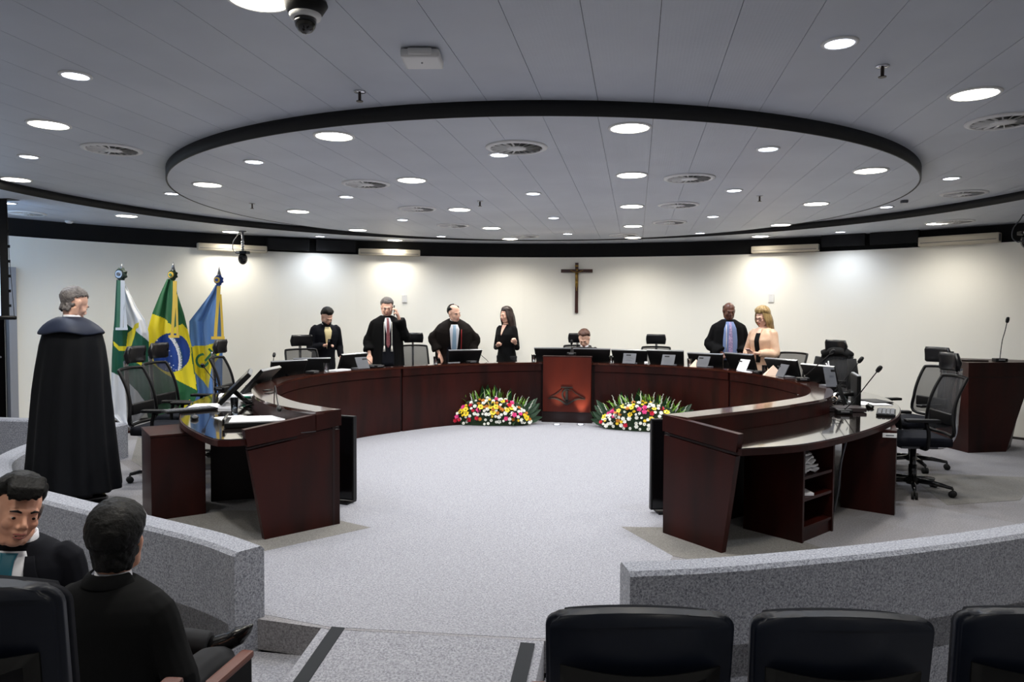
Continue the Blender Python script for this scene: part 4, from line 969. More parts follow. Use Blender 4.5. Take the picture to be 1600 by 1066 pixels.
bm = bmesh.new(); bx(bm, (-.30, -.02, 1.02), (.86, .04, 2.04)); dl = obj('door_leaf', bm, mat('dark_door', (6, 5, 5), .95, spec=.05), dd)
bm = bmesh.new(); cyl(bm, (.06, -.04, 1.0), (.06, -.10, 1.0), .012); cyl(bm, (.06, -.10, 1.0), (-.05, -.10, 1.0), .010); obj('handle', bm, silver, dl, True)
for x in (-.76, .20): bm = bmesh.new(); bx(bm, (x, -.05, 1.05), (.09, .14, 2.1), bev=.004); obj('frame_post', bm, mat('grey_post', (148, 150, 156), .5) if 'grey_post' not in MATS else MATS['grey_post'], dd)
bm = bmesh.new(); bx(bm, (-.28, -.05, 2.11), (1.05, .14, .08)); obj('frame_head', bm, MATS['grey_post'], dd)

# ================================================================ PEOPLE
skin_l = mat('skin_fair', (238, 192, 170), .5, noise=(14, (228, 178, 155))); skin_m = mat('skin_tan', (222, 168, 142), .5, noise=(14, (210, 150, 124)))
skin_d = mat('skin_dark', (98, 58, 42), .42, noise=(14, (80, 45, 33)))
hair_k = mat('hair_black', (8, 7, 7), .55, noise=(60, (3, 3, 3), (1, 1, .3)), bump=(90, .35), spec=.25); hair_b = mat('hair_brown', (48, 30, 24), .42, noise=(50, (28, 18, 15), (1, 1, .2)), bump=(80, .5))
hair_g = mat('hair_grey', (120, 114, 112), .6, noise=(50, (86, 82, 82)), bump=(80, .5)); hair_y = mat('hair_blond', (176, 150, 100), .45, noise=(40, (120, 92, 50), (1, 1, .2)), bump=(70, .5))
hair_r = mat('hair_auburn', (92, 56, 42), .5, noise=(50, (66, 40, 30)), bump=(80, .4)); stubble = mat('beard_dark', (34, 24, 20), .8)
suit_k = mat('suit_black', (9, 10, 12), .9, bump=(12, .25), spec=.2); suit_n = mat('suit_navy', (11, 13, 22), .85, bump=(12, .25), spec=.2)
robe_m = mat('robe_black', (8, 8, 10), .9, bump=(5, .3), spec=.15); robe_n = mat('robe_midnight', (5, 7, 13), .75, bump=(4, .35), spec=.2); cape_c = mat('cape_collar', (30, 37, 56), .6, spec=.3, bump=(8, .3))
robe_br = mat('robe_sheer_brown', (20, 14, 12), .85, bump=(6, .3), spec=.2); shirt_w = mat('shirt_white', (226, 228, 236), .7, bump=(14, .15)); shirt_b = mat('shirt_blue', (110, 130, 175), .7, bump=(14, .15))
tie_t = mat('tie_teal', (10, 96, 116), .5); tie_b = mat('tie_pale_blue', (150, 180, 206), .5); tie_r = mat('tie_maroon', (96, 40, 48), .55, noise=(120, (150, 90, 96))); tie_l = mat('tie_lilac', (176, 160, 196), .5, noise=(60, (120, 104, 150)))
tie_k = mat('tie_dark', (70, 30, 26), .5); tie_y = mat('shirt_cream', (222, 208, 160), .6); blouse_p = mat('blouse_peach', (226, 190, 162), .45, noise=(8, (206, 166, 138)), bump=(10, .5)); black_cl = mat('black_crepe', (7, 7, 9), .9, bump=(14, .3), spec=.2)
trous = mat('trousers_dark', (20, 21, 26), .85); shoe_m = mat('shoe_leather', (12, 12, 14), .25, coat=.5); eye_w = mat('eye_white', (190, 182, 176), .35); eye_d = mat('iris_dark', (30, 20, 14), .2); lip_m = mat('lips', (170, 100, 92), .5); lip_d = mat('lips_dark', (86, 46, 42), .5); lip_r = mat('lips_red', (176, 72, 74), .45)
red_c = mat('red_cord', (150, 22, 26), .6); cord_w = mat('white_cord', (226, 224, 218), .7); phone_m = mat('phone_black', (14, 14, 18), .2, coat=.5)

def lerp_prof(P, z):
    """P: (z, rx, ry, cy) from low to high"""
    if z <= P[0][0]: return P[0][1:]
    for a, b in zip(P, P[1:]):
        if z <= b[0]:
            t = (z-a[0])/(b[0]-a[0]); t = t*t*(3-2*t) if False else t
            return tuple(p+(q-p)*t for p, q in zip(a[1:], b[1:]))
    return P[-1][1:]
SUIT = [(.74, .19, .145, 0), (.80, .197, .145, 0), (.95, .186, .138, 0), (1.10, .180, .130, .004), (1.25, .200, .138, .006), (1.34, .212, .134, .002), (1.40, .205, .118, -.006), (1.445, .150, .092, -.014), (1.475, .085, .072, -.012)]
WSUIT = [(.70, .185, .14, 0), (.82, .19, .145, 0), (.95, .170, .132, 0), (1.06, .148, .118, .004), (1.20, .172, .138, .012), (1.28, .180, .140, .014), (1.36, .176, .112, 0), (1.42, .13, .085, -.012), (1.455, .07, .06, -.012)]
ROBE = [(.10, .28, .24, 0), (.30, .28, .24, 0), (.70, .265, .21, 0), (1.0, .25, .19, 0), (1.2, .24, .175, 0), (1.34, .228, .155, 0), (1.41, .205, .135, -.006), (1.455, .15, .10, -.014), (1.485, .095, .082, -.014)]
CAPE = [(.13, .37, .31, 0), (.40, .345, .28, 0), (.80, .315, .245, 0), (1.1, .295, .215, 0), (1.28, .27, .19, 0), (1.38, .245, .165, 0), (1.43, .20, .13, -.01), (1.475, .12, .10, -.02)]

class Person:
    def __init__(s, label, X, Y, Z, face, h=1.75, lean=0, side=0, hipz=.95, head=(0, 0, 0), skin=None, vox=.009, sit=False, neckf=0):
        s.t = thing('person', label, 'person', (X, Y, Z), face-PI/2); s.sc = h/1.725; s.t.scale = (s.sc,)*3
        s.lean, s.side, s.hip, s.vox, s.skin, s.sit = lean, side, hipz, vox, skin, sit
        yaw, pit, rol = head
        s.HM = Matrix.Translation(s.T(Vector((0, .012+neckf, 1.60 if neckf == 0 else 1.60))))@(Matrix.Rotation(-lean*.85, 3, 'X')@Matrix.Rotation(yaw, 3, 'Z')@Matrix.Rotation(-pit, 3, 'X')@Matrix.Rotation(rol, 3, 'Y')).to_4x4()@Matrix.Scale(1.09, 4)
        s.drop = .42 if sit else 0
    def T(s, v):
        """lean the upper body forwards / sideways about the hips"""
        v = Vector(v); k = min(1, max(0, (v.z-s.hip+.12)/.30)) if True else 1
        if v.z <= s.hip-.12: return v
        c = Vector((0, 0, s.hip)); R = Matrix.Rotation(-s.lean*k, 3, 'X')@Matrix.Rotation(s.side*k, 3, 'Y')
        return c+R@(v-c)
    def add(s, name, bm, m, smooth=True): return obj(name, bm, m, s.t, smooth)
    def tf(s, bm, lo=0): 
        for v in bm.verts: v.co = s.T(v.co)
    def hd(s, bm):
        bmesh.ops.transform(bm, matrix=s.HM, verts=bm.verts[:])
    def torso(s, bm, P, fold=0, nf=9, n=40, z0=None, ph=0, steps=26):
        za, zb = (P[0][0] if z0 is None else z0), P[-1][0]; rings = []
        for j in range(steps+1):
            z = za+(zb-za)*j/steps; rx, ry, cy = lerp_prof(P, z); f = fold*max(0, min(1, (1.42-z)/.5))
            rings.append([bm.verts.new(s.T((rx*(1+f*math.cos(nf*a+ph+.6*math.sin(z*3)))*math.cos(a), cy+ry*(1+f*math.cos(nf*a+ph+.6*math.sin(z*3)))*math.sin(a), z))) for a in [2*PI*k/n for k in range(n)]])
        for a, b in zip(rings, rings[1:]):
            for k in range(n): bm.faces.new((a[k], a[(k+1) % n], b[(k+1) % n], b[k]))
        bm.faces.new(rings[0][::-1]); bm.faces.new(rings[-1])
    def patch(s, name, P, m, pts, off=.004, n=6, xc=0):
        """cloth patch lying on the chest: pts = [(z, x0, x1)]"""
        bm = bmesh.new(); rows = []
        zs = []
        for (za, a0, a1), (zb, b0, b1) in zip(pts, pts[1:]):
            for k in range(5): t = k/5; zs.append((za+(zb-za)*t, a0+(b0-a0)*t, a1+(b1-a1)*t))
        zs.append(pts[-1])
        for z, x0, x1 in zs:
            rx, ry, cy = lerp_prof(P, z); row = []
            for i in range(n+1):
                x = x0+(x1-x0)*i/n; y = cy+ry*math.sqrt(max(.02, 1-(x/rx)**2))+off; row.append(bm.verts.new(s.T((x, y, z))))
            rows.append(row)
        for a, b in zip(rows, rows[1:]):
            for i in range(n): bm.faces.new((a[i], a[i+1], b[i+1], b[i]))
        o = obj(name, bm, m, None, True); bake(o, [('SOLIDIFY', dict(thickness=.006, offset=0))]); o.parent = s.t; return o
    def head(s, bm, female=False, bald=False, mouth=0):
        """adds the head to the body mesh (head-local, face towards +Y)"""
        b = bmesh.new(); k = .94 if female else 1
        sph(b, (0, -.014, .032), (.073*k, .092, .084), 20, 14); sph(b, (0, .028, -.014), (.060*k, .060, .083), 18, 12); sph(b, (0, .046, -.083), (.034*k, .032, .027), 12, 8)
        for x in (-1, 1):
            tube(b, [(x*.056*k, -.01, -.03), (x*.05*k, .015, -.07), (x*.022, .05, -.092)], [.022, .02, .018], 8)
            sph(b, (x*.036*k, .062, -.022), (.022, .020, .022)); sph(b, (x*.074*k, -.008, -.002), (.008, .018, .030), 10, 8); sph(b, (x*.080*k, -.016, .006), (.006, .012, .020), 10, 8)
            sph(b, (x*.011, .092, -.030), (.0095, .011, .008)); sph(b, (x*.031*k, .070, .000), (.017, .014, .009))
        tube(b, [(-.045*k, .066, .022), (-.02, .081, .024), (.02, .081, .024), (.045*k, .066, .022)], [.009, .011, .011, .009], 8)
        tube(b, [(0, .082, .018), (0, .092, -.002), (0, .104, -.020), (0, .103, -.028)], [.009, .0085, .0105, .010], 8)
        tube(b, [(-.022, .080, -.052), (0, .091, -.050), (.022, .080, -.052)], [.007, .010, .007], 8); tube(b, [(-.018, .079, -.064), (0, .086, -.065), (.018, .079, -.064)], [.007, .010, .007], 8)
        bmesh.ops.transform(b, matrix=s.HM, verts=b.verts[:]); me = bpy.data.meshes.new('x'); b.to_mesh(me); b.free(); bm.from_mesh(me); bpy.data.meshes.remove(me)
        hc = s.HM@Vector((0, -.012, -.03)); nb = s.T((0, -.012, 1.44)); tube(bm, [nb, nb.lerp(hc, .5), hc], [.062 if not female else .05, .054 if not female else .044, .054 if not female else .046], 14)
    def face(s, lips=None, brow=None, open_=0, closed=False, female=False, r=.0118):
        k = .94 if female else 1
        for x in (-1, 1):
            b = bmesh.new(); sph(b, (x*.031*k, .0735, .0015), (r*1.0, r*.85, r*(.40 if not closed else .15)), 12, 8); s.hd(b); e = s.add('eye', b, eye_w)
            b = bmesh.new(); sph(b, (x*.031*k, .0832, .001 - (.002 if closed else 0)), (.0062, .0026, .0046 if not closed else .002), 10, 6); s.hd(b); o = obj('iris', b, eye_d, e, True)
            b = bmesh.new(); tube(b, [(x*.014*k, .0905, .0225), (x*.028*k, .0885, .0275), (x*.046*k, .0735, .0225)], [.0035, .0045, .002], 6); s.hd(b); s.add('eyebrow', b, brow or hair_k)
        b = bmesh.new(); tube(b, [(-.021, .0865, -.0535), (-.008, .0965, -.0525), (0, .0975, -.0535), (.008, .0965, -.0525), (.021, .0865, -.0535)], [.0018, .004, .0035, .004, .0018], 6)
        tube(b, [(-.019, .0855, -.0600-open_), (0, .0945, -.0630-open_), (.019, .0855, -.0600-open_)], [.0018, .0055, .0018], 6); s.hd(b); s.add('lips', b, lips or lip_m)
        if open_:
            b = bmesh.new(); sph(b, (0, .0875, -.0585-open_*.4), (.016, .006, .003+open_*.7), 10, 6); s.hd(b); s.add('mouth_opening', b, eye_d)
    def hair(s, m, kind='short', name='hair', th=.010, vox=.006, seed=1):
        rnd = random.Random(seed); b = bmesh.new()
        for i in range(520):
            z = 1-2*(i+.5)/520; a = i*2.39996; rr = math.sqrt(1-z*z); d = Vector((rr*math.cos(a), rr*math.sin(a), z))
            back = -d.y; ok = False
            # hairline: above the brow in front, down to the nape behind
            line = .60 if d.y > .45 else (.10+.9*(d.y+.1) if d.y > -.1 else -.05-.75*min(1, (-d.y-.1)/.5))
            if abs(d.x) > .72 and -.35 < d.y < .5: line = max(line, .05 if d.y < .15 else .3)
            if kind == 'balding': ok = d.z > line+.02 and (d.z < .62 or d.y < -.45) and d.y < .45
            elif kind == 'receding': ok = d.z > line+(.18 if d.y > .2 else 0)
            elif kind == 'fringe': ok = d.z > -.55 and d.z < .35 and d.y < .2 and d.z > line
            else: ok = d.z > line
            if not ok: continue
            top = max(0, d.z); t = th*(1+.9*top)*(1 if d.z > -.1 else max(.3, 1+(d.z+.1)*1.2)) if kind not in ('balding', 'fringe', 'cropped') else th*.8
            t *= min(1, .35+max(0, d.z-line)*2.2)
            R = Vector((.073, .092, .084)); p = Vector((0, -.014, .032))+Vector((d.x*R.x, d.y*R.y, d.z*R.z))*(1+rnd.uniform(0, .05)); p.y += .014*max(0, -d.z-.2); p.x *= 1-.25*max(0, -d.z-.2)
            sph(b, p+d*t*.35, t*1.05+.005, 8, 6)
        for k in range(60 if kind != 'fringe' else 24):
            q = PI+.12+(PI-.24)*rnd.random(); z = rnd.uniform(-.072, -.015) if kind != 'balding' else rnd.uniform(-.05, -.01); f = 1-.22*(-z/.07)
            sph(b, ((.066 if th > .012 else .058)*f*math.cos(q), -.018+(.078 if th > .012 else .058)*f*math.sin(q), z), th*.6+.010, 8, 6)
        if kind == 'quiff':
            for i in range(26):
                x = rnd.uniform(-.045, .06); tube(b, [(x, .02, .115), (x+.004, .055, .125+rnd.uniform(0, .012)), (x+.01, .088, .105), (x+.016, .100, .075+rnd.uniform(-.01, .01))], [.013, .014, .011, .005], 6)
        if kind in ('long', 'bob'):
            L = .30 if kind == 'long' else .13
            for i in range(46):
                a = PI*(.16+ .0)+ (2*PI-.32*PI)*i/45+PI/2-0; x, y = math.cos(a), math.sin(a)
                if y > .62: continue
                w = .015+.008*rnd.random(); Ll = L*(1+.15*rnd.random())*(1 if y < .3 else .8)
                pts = [(x*.060, -.014+y*.075, .085), (x*.083, -.016+y*.098, .02), (x*.096+.006*math.sin(i), -.02+y*.108, -.05), (x*(.100 if kind == 'long' else .085), -.03+y*(.112 if y < 0 else .095), -.05-Ll*.45), (x*(.105 if kind == 'long' else .07)+.01*math.sin(i*1.7), -.04+y*(.10 if y < 0 else .07), -.05-Ll)]
                tube(b, catmull(pts, 3), [w*(1-.035*q) for q in range(13)], 6)
        s.hd(b); o = blob(name, b, m, None, vox, 1); o.parent = s.t; return o
    def arm(s, bm, side, el, wr, r=(.056, .050, .036), world=False, sh=(.185, 1.395)):
        S0 = s.T((side*(sh[0]-.01), -.005, sh[1])); 
        e, w = (s.T(el), s.T(wr)) if not world else (Vector(el), Vector(wr))
        tube(bm, catmull([S0+Vector((-side*.04, 0, .0)), S0, S0.lerp(e, .5), e, e.lerp(w, .5), w], 3), [r[0]*.8, r[0]*.9, r[0], r[0], r[0]*1.0, r[0]*.98, r[0]*.96, r[0]*.94, r[1]*1.0, r[1]*.98, r[1], r[1]*.95, r[1]*.9, (r[1]+r[2])/2, r[2]*1.05, r[2]], 12)
        return e, w
    def hand(s, bm, w, e, palm_n, side, curl=.5, pinch=False, sc=1.0):
        """palm, five unequal jointed fingers; w wrist, e elbow, palm_n palm normal"""
        d = (w-e).normalized(); nrm = Vector(palm_n); nrm = (nrm-d*nrm.dot(d)).normalized(); x = d.cross(nrm).normalized()*side
        tube(bm, [w-d*.04, w, w+d*.03*sc], [.026, .024, .028], 10)
        for k in range(4):
            o = (k-1.5)*.0185*sc; tube(bm, [w+d*.005+x*o*.6, w+d*.045*sc+x*o, w+d*.082*sc+x*o], [.014*sc, .014*sc, .0115*sc], 8)
            L = (.070, .078, .073, .058)[k]*sc; p = w+d*.084*sc+x*o; pts = [p]; a = curl*.55
            for j, f in enumerate((.45, .32, .23)):
                dd = (d*math.cos(a)+nrm*math.sin(a)); p = p+dd*L*f; pts.append(p); a += curl*1.0
            tube(bm, pts, [.0100*sc, .0092*sc, .0085*sc, .0068*sc], 8)
        b0 = w+d*.022*sc-x*.026*sc; tube(bm, [w+d*.008, b0, b0+(d*.6-x*.55+nrm*.35).normalized()*.036*sc, b0+(d*.6-x*.55+nrm*.35).normalized()*.036*sc+(d*.8+nrm*.55*(1+curl)).normalized()*.034*sc], [.015*sc, .0145*sc, .0115*sc, .0085*sc], 8)
    def legs(s, m=None, shoe=True, stance=.09, seat=None):
        bm = bmesh.new()
        for x in (-1, 1):
            if seat: # seated: thighs forward
                tube(bm, catmull([(x*.10, 0, .90), (x*.12, .20, .92), (x*.13, .44, .90), (x*.13, .47, .68), (x*.13, .43, .50)], 4), [.09]*5+[.085]*4+[.068]*4+[.06]*4, 12)
            else: tube(bm, [(x*.09, 0, .92), (x*stance*1.05, .005, .70), (x*stance*1.1, .01, .48), (x*stance*1.1, 0, .25), (x*stance*1.1, -.01, .07)], [.105, .085, .068, .062, .062], 12)
        sph(bm, (0, 0, .90), (.17, .125, .10)); o = blob('trousers', bm, m or trous, s.t, .012, 2)
        if shoe and not seat:
            for x in (-1, 1):
                b = bmesh.new(); tube(b, [(x*stance*1.1, -.07, .045), (x*stance*1.1, -.02, .055), (x*stance*1.15, .07, .045), (x*stance*1.2, .15, .032), (x*stance*1.2, .19, .026)], [.036, .044, .044, .038, .018], 10)
                for v in b.verts: v.co.z = max(v.co.z, .004)
                s.add('shoe', b, shoe_m)
    def body(s, arms, female=False, extra=None, sh=None):
        sh = sh or ((.160, 1.365) if female else (.18, 1.375))
        """one continuous skin mesh: head, neck, trunk, arms, hands, legs"""
        bm = bmesh.new(); s.head(bm, female)
        s.torso(bm, [(z, rx*.86, ry*.84, cy) for z, rx, ry, cy in (WSUIT if female else SUIT) if z < 1.46]+[(1.465, .06, .055, -.012)], n=24, steps=16, z0=.86)
        for side, el, wr, nrm, curl in arms:
            e, w = s.arm(bm, side, el, wr, (.036, .032, .024), sh=sh); s.hand(bm, w, e, nrm, side, curl)
        if not s.sit:
            for x in (-1, 1): tube(bm, [(x*.09, 0, .92), (x*.09, 0, .5), (x*.095, -.01, .1)], [.085, .05, .036], 10)
        else:
            for x in (-1, 1): tube(bm, [(x*.10, 0, .90), (x*.13, .40, .90), (x*.13, .43, .55)], [.075, .055, .038], 10)
        b = s.vox; o = blob('body', bm, s.skin, s.t, b, 1); return o
    def jacket(s, P, m, arms, name='jacket', r=(.066, .058, .047), fold=0, nf=9, z0=None, cuff=.0, vox=None, cut=.05, sh=(.185, 1.395)):
        bm = bmesh.new(); s.torso(bm, P, fold, nf, z0=z0)
        for side, el, wr, nrm, curl in arms:
            e, w = Vector(el), Vector(wr); w2 = w-(w-e).normalized()*cut; s.arm(bm, side, e, w2, r, sh=sh)
        return blob(name, bm, m, s.t, vox or s.vox*1.2, 2)
    def collar(s, m, z=1.463, r=.057, h=.035, P=None):
        bm = bmesh.new(); n = 20; V = []
        for k in range(n+1):
            a = PI/2+.25+(2*PI-.5)*k/n; V.append([bm.verts.new(s.T((rr*math.cos(a), -.010+rr*.95*math.sin(a)+.002, zz-.012*max(0, math.sin(a))))) for rr, zz in ((r+.012, z-.01), (r+.004, z+h), (r-.003, z+h), (r, z-.01))])
        for a, b in zip(V, V[1:]):
            for k in range(4): bm.faces.new((a[k], a[(k+1) % 4], b[(k+1) % 4], b[k]))
        bm.faces.new(V[0]); bm.faces.new(V[-1][::-1]); s.add('shirt_collar', bm, m)
    def front(s, P, shirt, tie, zb=1.12, w=.075, off=.006, tw=.022, tl=None):
        s.patch('shirt', P, shirt, [(zb, -.006, .006), (zb+.14, -w*.55, w*.55), (1.40, -w*.85, w*.85), (1.455, -w*.55, w*.55)], off)
        if tie: s.patch('tie', P, tie, [((tl or zb)-.0, -.004, .004), ((tl or zb)+.05, -tw*1.3, tw*1.3), (1.30, -tw, tw), (1.43, -tw*.7, tw*.7), (1.452, -tw*.9, tw*.9)], off+.008)

LOOK = -PI/2
# 1 bearded man with raised phone
P = aty(505, 520, 10.5)
p = Person('bearded young man in a dark suit looking down into a raised phone', P.x, 10.5, 0, LOOK+.75, 1.67, lean=.27, head=(.1, .42, 0), skin=skin_l)
AR = [(1, (.24, .04, 1.10), (.06, .27, 1.22), (0, .6, -1), .9), (-1, (-.25, .0, 1.12), (-.24, .16, .92), (0, 0, -1), .5)]
p.body(AR); p.jacket(SUIT, suit_n, AR); p.collar(shirt_w); p.front(SUIT, tie_y, None, w=.07); p.hair(hair_k, 'short'); p.face(brow=hair_k); p.legs()
b = bmesh.new()
for k in range(40):
    a = PI*k/39; sph(b, (.056*math.cos(a), .028+.055*math.sin(a), -.075+.0*k), .016, 8, 6); sph(b, (.040*math.cos(a), .035+.045*math.sin(a), -.095), .014, 8, 6)
tube(b, [(-.022, .088, -.044), (0, .097, -.041), (.022, .088, -.044)], .005, 6); p.hd(b); blob('beard', b, hair_k, p.t, .006, 1)
t = thing('phone', 'black smartphone held up by the bearded young man', 'phone', p.t.matrix_world@Vector((0, 0, 0)))
bpy.context.view_layer.update(); w = p.t.matrix_world@p.T((.045, .37, 1.27)); t.location = w; t.rotation_euler = (-.3, 0, p.t.rotation_euler.z)
bm = bmesh.new(); bx(bm, (0, 0, 0), (.074, .009, .155), bev=.004); obj('case', bm, phone_m, t); bm = bmesh.new(); bx(bm, (0, -.005, 0), (.068, .002, .145)); obj('screen', bm, screen_m, t); bm = bmesh.new(); bx(bm, (.02, .006, .05), (.025, .003, .035), bev=.001); obj('camera_bump', bm, grey_pl, t)

# 2 man in robe on the phone
def robe_man(label, X, Y, face, h, lean, head, skin, arms, P=ROBE, m=robe_m, fold=.045, side=0, nf=11):
    p = Person(label, X, Y, 0, face, h, lean=lean, side=side, head=head, skin=skin); p.body(arms)
    p.jacket(P, m, arms, 'robe', (.070, .078, .085), fold, nf, vox=.011, cut=.07, sh=(.19, 1.36)); p.legs(); return p
P = aty(604, 500, 10.35)
AR = [(-1, (-.27, .06, 1.16), (-.145, .13, 1.50), (1, -.2, .2), 1.0), (1, (.27, -.02, 1.10), (.26, .12, .90), (0, 0, -1), .4)]
p = robe_man('grey-haired man in a black robe with white cords talking on a phone', aty(604, 500, 10.8).x, 10.8, LOOK+.45, 1.80, .06, (-.1, .25, 0), skin_l, AR)
p.patch('jacket_front', ROBE, suit_n, [(.75, -.09, .09), (1.0, -.085, .085), (1.3, -.07, .07), (1.45, -.045, .045)], .006); p.collar(shirt_w); p.front(ROBE, shirt_w, tie_r, zb=1.14, w=.06, off=.013, tl=1.02)
for x in (-1, 1):
    bm = bmesh.new(); tube(bm, [p.T((x*.055, .155 if False else lerp_prof(ROBE, z)[1]*1.0+.012, z)) for z in (1.40, 1.30, 1.2, 1.1, 1.05)], .005, 6); o = p.add('white_cord', bm, cord_w)
    q = p.T((x*.055, lerp_prof(ROBE, 1.05)[1]+.012, 1.05)); bm = bmesh.new(); cyl(bm, q, q-Vector((0, 0, .085)), .009, .018, 8); p.add('tassel', bm, cord_w)
p.hair(hair_g, 'short'); p.face(brow=hair_g)
bm = bmesh.new(); bx(bm, (-.098, .015, -.03), (.014, .07, .14), Matrix.Rotation(.25, 3, 'X'), .004); p.hd(bm); 
o = obj('phone', bm, phone_m); bpy.context.view_layer.update(); o.matrix_world = p.t.matrix_world; tag(o, 'black phone held at the ear of the grey-haired robed man', 'phone')

# 3 leaning man in robe with papers
P = aty(706, 520, 11.15)
AR = [(-1, (-.34, -.02, 1.15), (-.26, .12, .93), (0, 0, -1), .7), (1, (.32, .0, 1.18), (.22, .16, .95), (0, 0, -1), .3)]
p = robe_man('balding man in a black robe with red cord leaning forward and holding papers', P.x, 11.25, LOOK+.30, 1.78, .42, (.55, -.05, 0), skin_l, AR, [(.10, .29, .22, 0), (.9, .27, .19, 0), (1.2, .29, .19, 0), (1.34, .28, .17, 0), (1.41, .22, .135, -.006), (1.455, .15, .10, -.014), (1.485, .095, .082, -.014)], robe_br)
p.patch('jacket_front', ROBE, suit_n, [(.80, -.12, .12), (1.3, -.10, .10), (1.45, -.06, .06)], .012); p.collar(shirt_w); p.front(ROBE, shirt_w, tie_b, zb=.95, w=.085, off=.02, tl=.97, tw=.028)
bm = bmesh.new(); tube(bm, [p.T((-.105, lerp_prof(ROBE, z)[1]*.9+.03, z)) for z in (1.40, 1.25, 1.1, 1.0)], .007, 6); p.add('red_cord', bm, red_c)
p.hair(hair_k, 'balding', th=.011); p.face(brow=hair_k, open_=.003); bpy.context.view_layer.update()
w = p.t.matrix_world@p.T((-.24, .18, .86)); t = thing('held_papers', 'white papers in the hand of the leaning robed man', 'papers', w, p.t.rotation_euler.z)
for k in range(3): bm = bmesh.new(); bx(bm, (0, k*.004, -.05), (.20, .002, .27), Matrix.Rotation(.25+.05*k, 3, 'Y')); obj('sheet', bm, paper, t)
bm = bmesh.new(); bx(bm, (.07, .02, -.12), (.10, .004, .10), Matrix.Rotation(.25, 3, 'Y')); obj('red_slip', bm, red_c, t)

# 4 woman in black
P = aty(792, 520, 11.75)
AR = [(-1, (-.22, -.02, 1.08), (-.27, .19, 1.17), (0, 1, .6), 1.2), (1, (.235, -.03, 1.07), (.03, .20, 1.09), (0, .5, 1), .9)]
AR = [(-1, (-.23, .02, 1.06), (-.33, .22, 1.16), (.3, .3, 1), 1.3), (1, (.24, -.02, 1.06), (.04, .20, 1.10), (0, -.3, 1), .9)]
p = Person('woman with long dark hair in a black jacket gesturing with both hands', P.x, 11.75, 0, LOOK-.45, 1.68, lean=.02, head=(-.25, .12, 0), skin=skin_l)
p.body(AR, True); p.jacket(WSUIT, black_cl, AR, r=(.052, .046, .036), cut=.04, sh=(.162, 1.375)); p.patch('neckline_skin', WSUIT, skin_l, [(1.27, -.004, .004), (1.38, -.028, .028), (1.44, -.042, .042)], .006)
p.hair(hair_b, 'long'); p.face(lip_r, hair_b, female=True); p.legs(); bm = bmesh.new(); q = p.T((0, .105, 1.33)); sph(bm, q+Vector((0, .02, 0)), .008); p.add('pendant', bm, gold)

# 5 seated man reading
P = aty(914, 530, 11.78)
AR = [(-1, (-.26, .06, 1.12), (-.12, .27, 1.02), (0, 0, -1), .5), (1, (.27, .06, 1.12), (.14, .27, 1.02), (0, 0, -1), .5)]
p = Person('auburn-haired man in a dark suit seated under the crucifix, reading with bowed head', P.x, 11.80, -.43, LOOK-.05, 1.76, lean=.16, head=(-.08, .52, .0), skin=skin_l, sit=True)
p.body(AR); p.jacket(SUIT, mat('suit_brown_black', (34, 28, 28), .8), AR); p.collar(shirt_w); p.front(SUIT, shirt_w, tie_k, w=.08); p.hair(hair_r, 'receding'); p.face(brow=hair_r, closed=True); p.legs(seat=True)

# 6 bald man in robe
P = aty(1137, 520, 11.35)
AR = [(-1, (-.26, .02, 1.12), (-.12, .24, .96), (0, 0, -1), .5), (1, (.27, .0, 1.12), (.09, .24, .98), (0, 0, -1), .5)]
p = robe_man('bald dark-skinned man in a black robe, blue shirt and lilac tie', P.x, 11.3, LOOK+.05, 1.77, .06, (.1, .22, 0), skin_d, AR, fold=.03)
p.patch('jacket_front', ROBE, shirt_b, [(.90, -.10, .10), (1.2, -.10, .10), (1.36, -.085, .085), (1.455, -.05, .05)], .008); p.collar(shirt_b); p.patch('tie', ROBE, tie_l, [(.92, -.035, .03), (1.2, -.032, .028), (1.35, -.02, .02), (1.45, -.016, .016)], .02)
bm = bmesh.new(); tube(bm, [p.T((.055, lerp_prof(ROBE, z)[1]*.95+.02, z)) for z in (1.42, 1.3, 1.15, 1.02)], .004, 6); p.add('lanyard', bm, cord_w)
p.hair(mat('stubble_grey', (60, 48, 42), .8), 'fringe', th=.004); p.face(lip_d, mat('brow_grey', (50, 36, 30), .8))

# 7 blonde woman
P = aty(1194, 520, 10.8)
AR = [(-1, (-.22, .05, 1.08), (-.05, .27, 1.10), (.2, -.3, 1), .7), (1, (.25, .03, 1.07), (.06, .26, 1.06), (-.2, -.3, 1), .7)]
p = Person('blonde woman with glasses in a peach blouse looking at a phone in her hands', P.x, 10.8, 0, LOOK-.72, 1.68, lean=.07, head=(-.1, .28, 0), skin=skin_l)
p.body(AR, True); WB = [(z, rx*1.10, ry*1.12, cy) for z, rx, ry, cy in WSUIT]; p.jacket(WB, blouse_p, AR, 'blouse', (.070, .066, .050), .03, 7, cut=.045, sh=(.165, 1.36)); p.patch('black_top', WB, black_cl, [(.95, -.035, .03), (1.2, -.04, .035), (1.38, -.035, .035)], .008)
p.patch('neckline_skin', WB, skin_l, [(1.34, -.02, .02), (1.40, -.035, .035), (1.44, -.045, .045)], .006)
p.hair(hair_y, 'bob', th=.016); p.face(lip_r, hair_b, female=True); p.legs()
b = bmesh.new()
for x in (-1, 1):
    cc = [(x*.031+.021*math.cos(2*PI*k/14), .0945-.004*abs(math.cos(2*PI*k/14)), .002+.016*math.sin(2*PI*k/14)) for k in range(15)]; tube(b, cc, .0022, 5); tube(b, [(x*.052, .09, .006), (x*.070, .05, .008), (x*.074, .0, .006)], .002, 5)
tube(b, [(-.010, .0965, .006), (.010, .0965, .006)], .002, 5); p.hd(b); p.add('glasses', b, mat('red_frame', (90, 30, 34), .4)); bpy.context.view_layer.update()
